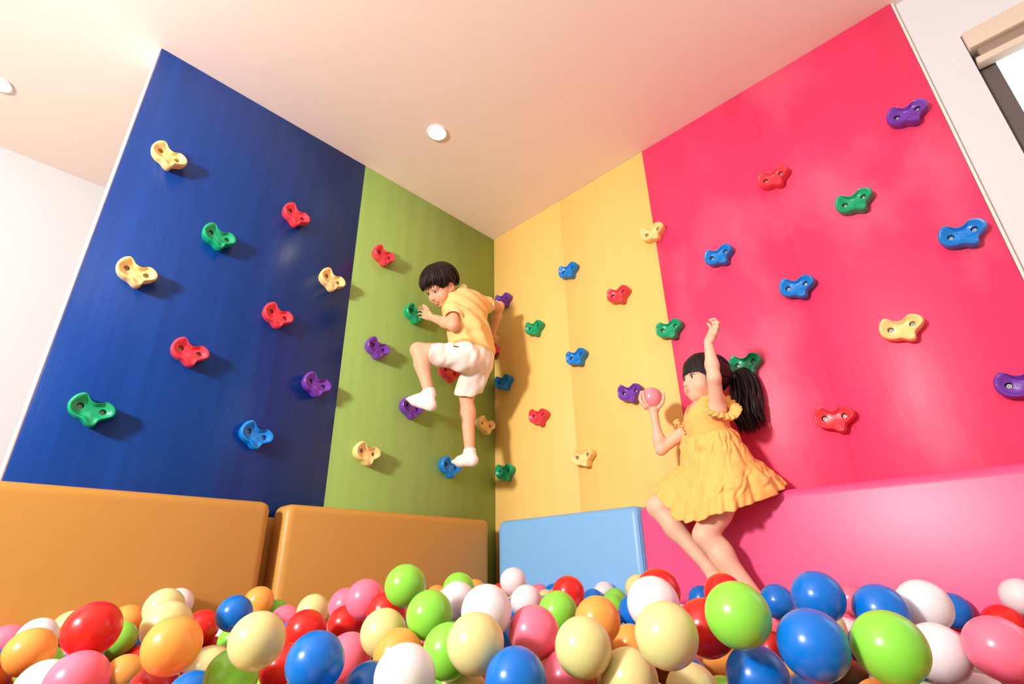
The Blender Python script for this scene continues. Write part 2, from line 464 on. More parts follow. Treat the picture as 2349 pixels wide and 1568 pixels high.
# ------------------------------------------------------------------ balls in the pit
BR = 0.04
def sphere_mesh(name, sub):
    bm = bmesh.new()
    if sub == 'fine':
        bmesh.ops.create_uvsphere(bm, u_segments=40, v_segments=24, radius=BR)
    else:
        bmesh.ops.create_icosphere(bm, subdivisions=sub, radius=BR)
    me = bpy.data.meshes.new(name)
    bm.to_mesh(me); bm.free()
    me.polygons.foreach_set('use_smooth', [True] * len(me.polygons))
    return me
fine = sphere_mesh('ball', 'fine')
ball_me = {}
for k in BM:
    me = fine.copy(); me.materials.append(BM[k]); ball_me[k] = me
BALLS = [
    ('red', 0.845, -1.7224, 0.4882, 'red ball right of a cream one and above a pink one', 'balls in the pit'),
    ('pink', 0.8889, -1.7323, 0.4237, 'pink ball right of a white one and left of an orange one', 'balls in the pit'),
    ('orange', 0.5517, -1.752, 0.4413, 'orange ball below a white one', 'balls in the pit'),
    ('white', 0.2248, -1.7031, 0.4455, 'white ball right of a pink one', 'balls in the pit'),
    ('pink', 0.1606, -1.7474, 0.4327, 'pink ball left of an orange one in the middle rows', 'balls in the pit'),
    ('cream', 0.1627, -1.6353, 0.4561, 'cream ball right of a white one', 'balls in the pit'),
    ('orange', 0.1612, -1.5193, 0.4639, 'orange ball right of a red one and left of a cream one', 'balls in the pit'),
    ('lime', 0.2294, -1.5419, 0.4295, 'lime green ball right of a red one and below an orange one', 'balls in the pit'),
    ('blue', 0.1626, -1.4813, 0.3957, 'blue ball right of a lime green one and below a cream one', 'balls in the pit'),
    ('lime', 0.4152, -1.7114, 0.4033, 'lime green ball right of an orange one and left of a red one', 'balls in the pit'),
    ('white', 0.7235, -1.7439, 0.4017, 'white ball left of a pink one and below an orange one', 'balls in the pit'),
    ('red', 0.3736, -1.785, 0.3801, 'red ball mostly hidden among the other balls of the pit', 'red balls mostly hidden in the pit'),
    ('orange', 0.3884, -1.5517, 0.3686, 'orange ball left of a red one', 'balls in the pit'),
    ('red', 0.2362, -1.4868, 0.3737, 'red ball right of a lime green one and left of an orange one', 'balls in the pit'),
    ('orange', 0.983, -1.6447, 0.4671, 'orange ball right of an orange one', 'balls in the pit'),
    ('cream', 0.8178, -1.6102, 0.4839, 'cream ball above an orange one', 'balls in the pit'),
    ('cream', 0.5345, -1.5422, 0.5033, 'cream ball right of an orange one and above a cream one', 'balls in the pit'),
    ('white', 0.1621, -1.4068, 0.5013, 'white ball right of a cream one left of centre', 'balls in the pit'),
    ('red', 0.356, -1.3965, 0.4506, 'red ball above a red one', 'balls in the pit'),
    ('red', 0.332, -1.3578, 0.3864, 'red ball below a red one', 'balls in the pit'),
    ('blue', 0.5155, -1.3841, 0.4842, 'blue ball right of a red one and left of an orange one', 'balls in the pit'),
    ('orange', 0.3154, -1.2469, 0.5013, 'orange ball right of a blue one and left of a lime green one', 'balls in the pit'),
    ('lime', 0.2876, -1.1826, 0.4653, 'lime green ball right of an orange one and above a pink one', 'balls in the pit'),
    ('pink', 0.4816, -1.2401, 0.4564, 'pink ball left of a red one and below a lime green one', 'balls in the pit'),
    ('cream', 0.5446, -1.1999, 0.4812, 'cream ball left of a pink one', 'balls in the pit'),
    ('white', 0.2368, -1.2856, 0.422, 'white ball below a blue one', 'balls in the pit'),
    ('lime', 0.4236, -1.3361, 0.4181, 'lime green ball right of a red one and left of a cream one', 'balls in the pit'),
    ('cream', 1.0683, -1.5562, 0.4711, 'cream ball above a lime green one', 'balls in the pit'),
    ('red', 0.8363, -1.3624, 0.4592, 'red ball left of a red one', 'balls in the pit'),
    ('blue', 1.1704, -1.5125, 0.4461, 'blue ball right of a red one and left of a pink one', 'balls in the pit'),
    ('red', 0.9414, -1.4475, 0.4128, 'red ball right of a lime green one and below a cream one', 'balls in the pit'),
    ('lime', 0.9817, -1.5501, 0.417, 'lime green ball below a cream one', 'balls in the pit'),
    ('cream', 0.8379, -1.5344, 0.4101, 'cream ball right of an orange one and left of a lime green one', 'balls in the pit'),
    ('red', 0.7974, -1.6025, 0.3861, 'red ball right of an orange one and below an orange one', 'balls in the pit'),
    ('blue', 0.8992, -1.5757, 0.3817, 'blue ball right of a red one and left of a lime green one', 'balls in the pit'),
    ('lime', 0.8583, -1.4475, 0.357, 'lime green ball right of a lime green one', 'balls in the pit'),
    ('pink', 0.8887, -1.2637, 0.5138, 'pink ball right of a pink one', 'balls in the pit'),
    ('pink', 0.7201, -1.2092, 0.4957, 'pink ball left of a pink one', 'balls in the pit'),
    ('red', 0.7952, -1.2485, 0.4618, 'red ball right of a white one', 'balls in the pit'),
    ('red', 0.9637, -1.2591, 0.4905, 'red ball right of a pink one', 'balls in the pit'),
    ('lime', 1.0253, -1.2613, 0.5393, 'lime green ball above a red one', 'balls in the pit'),
    ('lime', 1.154, -1.2995, 0.4933, 'lime green ball right of an orange one and left of a white one', 'balls in the pit'),
    ('cream', 1.0732, -1.3368, 0.4651, 'cream ball right of a red one', 'balls in the pit'),
    ('orange', 1.1465, -1.3548, 0.4378, 'orange ball right of a cream one and left of a lime green one', 'balls in the pit'),
    ('pink', 0.9867, -1.3489, 0.4244, 'pink ball below a cream one and above a blue one', 'balls in the pit'),
    ('lime', 1.255, -1.3389, 0.4487, 'lime green ball right of a white one and left of a cream one', 'balls in the pit'),
    ('cream', 1.3478, -1.3685, 0.4669, 'cream ball right of a lime green one and left of a blue one', 'balls in the pit'),
    ('white', 1.296, -1.298, 0.5019, 'white ball right of a white one and left of a blue one', 'balls in the pit'),
    ('white', 0.9719, -1.0789, 0.5056, 'white ball left of a white one', 'balls in the pit'),
    ('lime', 0.8745, -0.9912, 0.5253, 'lime green ball above a white one', 'balls in the pit'),
    ('orange', 0.5077, -0.6025, 0.5081, 'orange ball right of a lime green one', 'balls in the pit'),
    ('orange', 0.2755, -0.5792, 0.4909, 'orange ball above a lime green one near the middle', 'balls in the pit'),
    ('white', 1.3079, -1.457, 0.4335, 'white ball right of a blue one and below an orange one', 'balls in the pit'),
    ('blue', 1.1698, -1.4188, 0.3986, 'blue ball left of a white one and below a pink one', 'balls in the pit'),
    ('cream', 1.2457, -1.2987, 0.3816, 'cream ball below a lime green one near the middle', 'balls in the pit'),
    ('blue', 1.4152, -1.359, 0.4273, 'blue ball left of a pink one and below a pink one', 'balls in the pit'),
    ('blue', 0.9652, -0.8961, 0.4143, 'blue ball right of a cream one and below a white one', 'balls in the pit'),
    ('pink', 1.3387, -1.2358, 0.4698, 'pink ball left of a cream one', 'balls in the pit'),
    ('blue', 0.9053, -0.809, 0.4663, 'blue ball right of a white one and left of a pink one', 'balls in the pit'),
    ('white', 0.7515, -0.6657, 0.5394, 'white ball right of a red one and above a white one', 'balls in the pit'),
    ('red', 0.512, -0.4897, 0.4923, 'red ball left of a white one', 'balls in the pit'),
    ('white', 0.9689, -0.8467, 0.4935, 'white ball above a pink one', 'balls in the pit'),
    ('pink', 0.4145, -0.1616, 0.4853, 'pink ball right of a white one and above a cream one', 'balls in the pit'),
    ('cream', 0.5143, -0.2356, 0.4672, 'cream ball below a pink one', 'balls in the pit'),
    ('blue', 0.4909, -0.1601, 0.4856, 'blue ball right of a cream one and left of a red one', 'balls in the pit'),
    ('red', 1.0687, -0.7992, 0.5123, 'red ball right of a blue one and left of an orange one', 'balls in the pit'),
    ('lime', 1.203, -1.0074, 0.4839, 'lime green ball right of a white one and left of an orange one', 'balls in the pit'),
    ('blue', 0.7337, -0.2356, 0.4683, 'blue ball right of a red one and left of a white one', 'balls in the pit'),
    ('white', 0.7336, -0.1605, 0.4916, 'white ball left of a lime green one in the back rows', 'balls in the pit'),
    ('lime', 0.8325, -0.2415, 0.4711, 'lime green ball right of a white one and above a lime green one', 'balls in the pit'),
    ('lime', 0.9334, -0.4128, 0.4584, 'lime green ball below a lime green one and above an orange one', 'balls in the pit'),
    ('orange', 1.3484, -1.0749, 0.4779, 'orange ball right of a red one and left of a blue one', 'balls in the pit'),
    ('blue', 1.1848, -0.6852, 0.4685, 'blue ball left of a white one and below a lime green one', 'balls in the pit'),
    ('white', 1.4934, -1.1256, 0.5087, 'white ball right of centre', 'balls in the pit'),
    ('red', 1.4112, -0.9602, 0.5216, 'red ball right of a cream one and above a white one', 'balls in the pit'),
    ('cream', 1.0335, -0.4129, 0.5121, 'cream ball left of a white one right of centre', 'balls in the pit'),
    ('cream', 1.5768, -1.2442, 0.4784, 'cream ball right of a cream one and left of a red one', 'balls in the pit'),
    ('orange', 1.2701, -0.8533, 0.4161, 'orange ball below an orange one', 'balls in the pit'),
    ('cream', 1.4481, -1.2535, 0.458, 'cream ball right of a pink one and left of a cream one', 'balls in the pit'),
    ('pink', 1.3927, -1.2229, 0.4111, 'pink ball below a cream one near the middle', 'balls in the pit'),
    ('cream', 1.4837, -1.1972, 0.416, 'cream ball right of a cream one and left of a cream one', 'balls in the pit'),
    ('orange', 1.1778, -0.5873, 0.3256, 'orange ball right of a cream one and below a cream one', 'balls in the pit'),
    ('cream', 1.5055, -1.059, 0.3842, 'cream ball right of an orange one and left of an orange one', 'balls in the pit'),
    ('red', 1.5727, -1.1205, 0.478, 'red ball right of a cream one and below a blue one', 'balls in the pit'),
    ('red', 1.4435, -0.7485, 0.5105, 'red ball right of a blue one right of centre', 'balls in the pit'),
    ('lime', 1.6539, -1.1944, 0.5008, 'lime green ball above a blue one', 'balls in the pit'),
    ('blue', 1.1067, -0.1601, 0.476, 'blue ball left of a red one and above a red one', 'balls in the pit'),
    ('blue', 1.4459, -0.4549, 0.484, 'blue ball left of a blue one', 'balls in the pit'),
    ('blue', 1.6691, -0.9011, 0.5113, 'blue ball right of a blue one and left of a pink one', 'balls in the pit'),
    ('blue', 1.742, -0.8492, 0.49, 'blue ball right of a pink one', 'balls in the pit'),
    ('white', 1.7895, -0.7709, 0.4947, 'white ball right of a blue one and left of a blue one', 'balls in the pit'),
    ('blue', 1.751, -0.1606, 0.4565, 'blue ball right of a white one and above a pink one', 'balls in the pit'),
    ('pink', 1.5362, -0.1625, 0.4792, 'pink ball right of a blue one and left of a blue one', 'balls in the pit'),
    ('pink', 1.4182, -0.3956, 0.4403, 'pink ball right of a lime green one', 'balls in the pit'),
    ('red', 1.4216, -0.4878, 0.3841, 'red ball right of a lime green one and below a pink one', 'balls in the pit'),
    ('blue', 1.7268, -1.1639, 0.4689, 'blue ball left of a cream one', 'balls in the pit'),
    ('cream', 1.5866, -0.6186, 0.4435, 'cream ball right of a blue one and left of a white one', 'balls in the pit'),
    ('lime', 1.7966, -1.116, 0.4661, 'lime green ball right of a blue one', 'balls in the pit'),
    ('white', 1.8048, -0.8708, 0.4376, 'white ball right of a lime green one and left of a pink one', 'balls in the pit'),
    ('pink', 1.8787, -0.8948, 0.45, 'pink ball above a white one', 'balls in the pit'),
    ('white', 1.8861, -0.1628, 0.487, 'white ball above a red one', 'balls in the pit'),
    ('red', 1.8446, -0.2335, 0.4354, 'red ball below a white one', 'balls in the pit'),
    ('white', 1.832, -0.8073, 0.368, 'white ball mostly hidden among the other balls of the pit', 'white balls mostly hidden in the pit'),
    ('orange', 1.7069, -0.833, 0.3533, 'orange ball at the far right', 'balls in the pit'),
    ('blue', 1.6366, -1.1241, 0.4223, 'blue ball right of an orange one and left of an orange one', 'balls in the pit'),
    ('orange', 1.3711, -0.6624, 0.3771, 'orange ball right of a cream one and left of a blue one', 'balls in the pit'),
    ('lime', 1.4455, -0.8299, 0.3339, 'lime green ball right of a cream one and left of a blue one', 'balls in the pit'),
    ('cream', 1.4979, -0.1709, 0.2958, 'cream ball right of a blue one and left of a lime green one', 'balls in the pit'),
    ('blue', 1.5746, -0.7531, 0.342, 'blue ball right of a blue one and below a blue one', 'balls in the pit'),
    ('blue', 0.3176, -1.6202, 0.3934, 'blue ball left of a lime green one and below a red one', 'balls in the pit'),
    ('pink', 1.1039, -1.2703, 0.4293, 'pink ball right of an orange one', 'balls in the pit'),
    ('lime', 1.174, -1.2711, 0.3994, 'lime green ball mostly hidden among the other balls of the pit', 'lime green balls mostly hidden in the pit'),
    ('orange', 1.2976, -1.1934, 0.4087, 'orange ball left of a pink one', 'balls in the pit'),
    ('white', 0.5333, -1.1259, 0.4656, 'white ball left of a red one', 'balls in the pit'),
    ('cream', 1.4256, -1.131, 0.4024, 'cream ball left of a cream one and below a cream one', 'balls in the pit'),
    ('pink', 1.9059, -0.8428, 0.3848, 'pink ball below a pink one', 'balls in the pit'),
    ('white', 1.8274, -0.6998, 0.405, 'white ball right of a white one and above a white one', 'balls in the pit'),
    ('pink', 1.2957, -0.6336, 0.353, 'pink ball right of a cream one and left of an orange one', 'balls in the pit'),
    ('orange', 1.5389, -0.6333, 0.3752, 'orange ball below a blue one', 'balls in the pit'),
    ('blue', 1.0573, -0.498, 0.439, 'blue ball right of an orange one and below a blue one', 'balls in the pit'),
    ('blue', 1.6267, -0.4908, 0.4014, 'blue ball right of a blue one and left of a lime green one', 'balls in the pit'),
    ('white', 1.5514, -0.3436, 0.407, 'white ball right of a cream one and left of a lime green one', 'balls in the pit'),
    ('white', 0.935, -1.3096, 0.3805, 'white ball below a pink one left of centre', 'balls in the pit'),
    ('blue', 1.3396, -0.7461, 0.3492, 'blue ball right of a cream one and left of an orange one', 'balls in the pit'),
    ('cream', 1.7506, -0.7508, 0.3434, 'cream ball below a lime green one at the far right', 'balls in the pit'),
    ('white', 1.7528, -0.6117, 0.3237, 'white ball mostly hidden among the other balls of the pit', 'white balls mostly hidden in the pit'),
    ('blue', 1.5037, -0.4621, 0.3424, 'blue ball below a blue one at the far right', 'balls in the pit'),
    ('white', 0.9752, -1.1929, 0.4402, 'white ball mostly hidden among the other balls of the pit', 'white balls mostly hidden in the pit'),
    ('white', 1.0916, -0.2833, 0.4268, 'white ball mostly hidden among the other balls of the pit', 'white balls mostly hidden in the pit'),
    ('orange', 0.6027, -0.2855, 0.4702, 'orange ball mostly hidden among the other balls of the pit', 'orange balls mostly hidden in the pit'),
    ('white', 1.663, -1.5461, 0.4305, 'white ball mostly hidden among the other balls of the pit', 'white balls mostly hidden in the pit'),
    ('red', 1.1847, -1.18, 0.3659, 'red ball mostly hidden among the other balls of the pit', 'red balls mostly hidden in the pit'),
    ('blue', 1.7485, -0.7053, 0.418, 'blue ball mostly hidden among the other balls of the pit', 'blue balls mostly hidden in the pit'),
    ('blue', 0.6135, -1.2715, 0.4317, 'blue ball mostly hidden among the other balls of the pit', 'blue balls mostly hidden in the pit'),
    ('white', 1.7049, -0.5454, 0.3479, 'white ball mostly hidden among the other balls of the pit', 'white balls mostly hidden in the pit'),
    ('red', 0.2771, -1.6974, 0.3902, 'red ball mostly hidden among the other balls of the pit', 'red balls mostly hidden in the pit'),
    ('blue', 0.2391, -1.7678, 0.3893, 'blue ball mostly hidden among the other balls of the pit', 'blue balls mostly hidden in the pit'),
    ('lime', 0.8922, -1.0536, 0.454, 'lime green ball mostly hidden among the other balls of the pit', 'lime green balls mostly hidden in the pit'),
    ('pink', 0.4844, -1.3874, 0.3759, 'pink ball mostly hidden among the other balls of the pit', 'pink balls mostly hidden in the pit'),
    ('white', 0.6899, -0.4232, 0.4605, 'white ball mostly hidden among the other balls of the pit', 'white balls mostly hidden in the pit'),
    ('cream', 0.4087, -0.6342, 0.4862, 'cream ball mostly hidden among the other balls of the pit', 'cream balls mostly hidden in the pit'),
    ('lime', 0.6051, -1.5948, 0.3373, 'lime green ball mostly hidden among the other balls of the pit', 'lime green balls mostly hidden in the pit'),
    ('blue', 1.47, -0.31, 0.2732, 'blue ball mostly hidden among the other balls of the pit', 'blue balls mostly hidden in the pit'),
    ('red', 0.6855, -1.5436, 0.4105, 'red ball mostly hidden among the other balls of the pit', 'red balls mostly hidden in the pit'),
    ('white', 1.6285, -0.3976, 0.3198, 'white ball mostly hidden among the other balls of the pit', 'white balls mostly hidden in the pit'),
    ('pink', 0.9726, -1.3862, 0.3513, 'pink ball mostly hidden among the other balls of the pit', 'pink balls mostly hidden in the pit'),
    ('red', 0.5745, -1.5295, 0.3845, 'red ball mostly hidden among the other balls of the pit', 'red balls mostly hidden in the pit'),
    ('white', 1.3628, -0.9528, 0.3358, 'white ball mostly hidden among the other balls of the pit', 'white balls mostly hidden in the pit'),
    ('white', 0.734, -0.6368, 0.462, 'white ball mostly hidden among the other balls of the pit', 'white balls mostly hidden in the pit'),
    ('orange', 1.0103, -1.4509, 0.364, 'orange ball mostly hidden among the other balls of the pit', 'orange balls mostly hidden in the pit'),
    ('red', 1.1938, -0.8404, 0.431, 'red ball mostly hidden among the other balls of the pit', 'red balls mostly hidden in the pit'),
    ('white', 1.0971, -0.5662, 0.4025, 'white ball mostly hidden among the other balls of the pit', 'white balls mostly hidden in the pit'),
    ('red', 0.3211, -1.4755, 0.3917, 'red ball mostly hidden among the other balls of the pit', 'red balls mostly hidden in the pit'),
    ('white', 1.7152, -0.6738, 0.3499, 'white ball mostly hidden among the other balls of the pit', 'white balls mostly hidden in the pit'),
    ('blue', 0.8956, -1.1945, 0.461, 'blue ball mostly hidden among the other balls of the pit', 'blue balls mostly hidden in the pit'),
    ('orange', 0.7762, -1.1756, 0.3932, 'orange ball mostly hidden among the other balls of the pit', 'orange balls mostly hidden in the pit'),
    ('white', 1.8649, -0.4948, 0.4144, 'white ball mostly hidden among the other balls of the pit', 'white balls mostly hidden in the pit'),
    ('blue', 0.485, -1.5268, 0.3428, 'blue ball mostly hidden among the other balls of the pit', 'blue balls mostly hidden in the pit'),
    ('cream', 0.2412, -1.6147, 0.4027, 'cream ball mostly hidden among the other balls of the pit', 'cream balls mostly hidden in the pit'),
    ('red', 0.645, -0.626, 0.4766, 'red ball mostly hidden among the other balls of the pit', 'red balls mostly hidden in the pit'),
    ('pink', 1.7886, -0.2036, 0.387, 'pink ball mostly hidden among the other balls of the pit', 'pink balls mostly hidden in the pit'),
    ('blue', 0.7772, -0.5614, 0.4548, 'blue ball mostly hidden among the other balls of the pit', 'blue balls mostly hidden in the pit'),
    ('lime', 1.3363, -1.3132, 0.3761, 'lime green ball mostly hidden among the other balls of the pit', 'lime green balls mostly hidden in the pit'),
    ('pink', 1.3452, -1.1337, 0.4205, 'pink ball mostly hidden among the other balls of the pit', 'pink balls mostly hidden in the pit'),
    ('cream', 1.345, -1.0348, 0.3823, 'cream ball mostly hidden among the other balls of the pit', 'cream balls mostly hidden in the pit'),
    ('cream', 1.5406, -0.9172, 0.3735, 'cream ball mostly hidden among the other balls of the pit', 'cream balls mostly hidden in the pit'),
    ('lime', 0.8574, -1.1678, 0.3866, 'lime green ball mostly hidden among the other balls of the pit', 'lime green balls mostly hidden in the pit'),
    ('white', 1.664, -0.6142, 0.3265, 'white ball mostly hidden among the other balls of the pit', 'white balls mostly hidden in the pit'),
    ('cream', 0.5312, -1.8275, 0.4258, 'cream ball mostly hidden among the other balls of the pit', 'cream balls mostly hidden in the pit'),
    ('red', 0.6503, -1.2018, 0.4191, 'red ball mostly hidden among the other balls of the pit', 'red balls mostly hidden in the pit'),
    ('orange', 0.8156, -0.6321, 0.4579, 'orange ball mostly hidden among the other balls of the pit', 'orange balls mostly hidden in the pit'),
    ('blue', 0.9714, -0.4869, 0.4266, 'blue ball mostly hidden among the other balls of the pit', 'blue balls mostly hidden in the pit'),
    ('lime', 0.6845, -0.5616, 0.4937, 'lime green ball mostly hidden among the other balls of the pit', 'lime green balls mostly hidden in the pit'),
    ('orange', 0.6094, -0.414, 0.4618, 'orange ball mostly hidden among the other balls of the pit', 'orange balls mostly hidden in the pit'),
    ('white', 0.195, -0.5622, 0.4736, 'white ball mostly hidden among the other balls of the pit', 'white balls mostly hidden in the pit'),
    ('pink', 1.2552, -1.1334, 0.4338, 'pink ball mostly hidden among the other balls of the pit', 'pink balls mostly hidden in the pit'),
    ('red', 0.8595, -1.1212, 0.473, 'red ball mostly hidden among the other balls of the pit', 'red balls mostly hidden in the pit'),
    ('cream', 0.6029, -1.6885, 0.3962, 'cream ball mostly hidden among the other balls of the pit', 'cream balls mostly hidden in the pit'),
    ('white', 1.0554, -0.6293, 0.4245, 'white ball mostly hidden among the other balls of the pit', 'white balls mostly hidden in the pit'),
    ('red', 1.1821, -0.278, 0.4476, 'red ball mostly hidden among the other balls of the pit', 'red balls mostly hidden in the pit'),
    ('pink', 0.1978, -1.1225, 0.4515, 'pink ball mostly hidden among the other balls of the pit', 'pink balls mostly hidden in the pit'),
    ('pink', 0.6611, -0.1609, 0.4611, 'pink ball mostly hidden among the other balls of the pit', 'pink balls mostly hidden in the pit')]
rnd = random.Random(5)
for col, x, y, z, label, grp in BALLS:
    o = bpy.data.objects.new('plastic_ball', ball_me[col])
    COL.objects.link(o)
    o.location = (x, y, z)
    o.rotation_euler = (rnd.uniform(0, 6), rnd.uniform(0, 6), 0)
    tag(o, label, 'ball', grp)
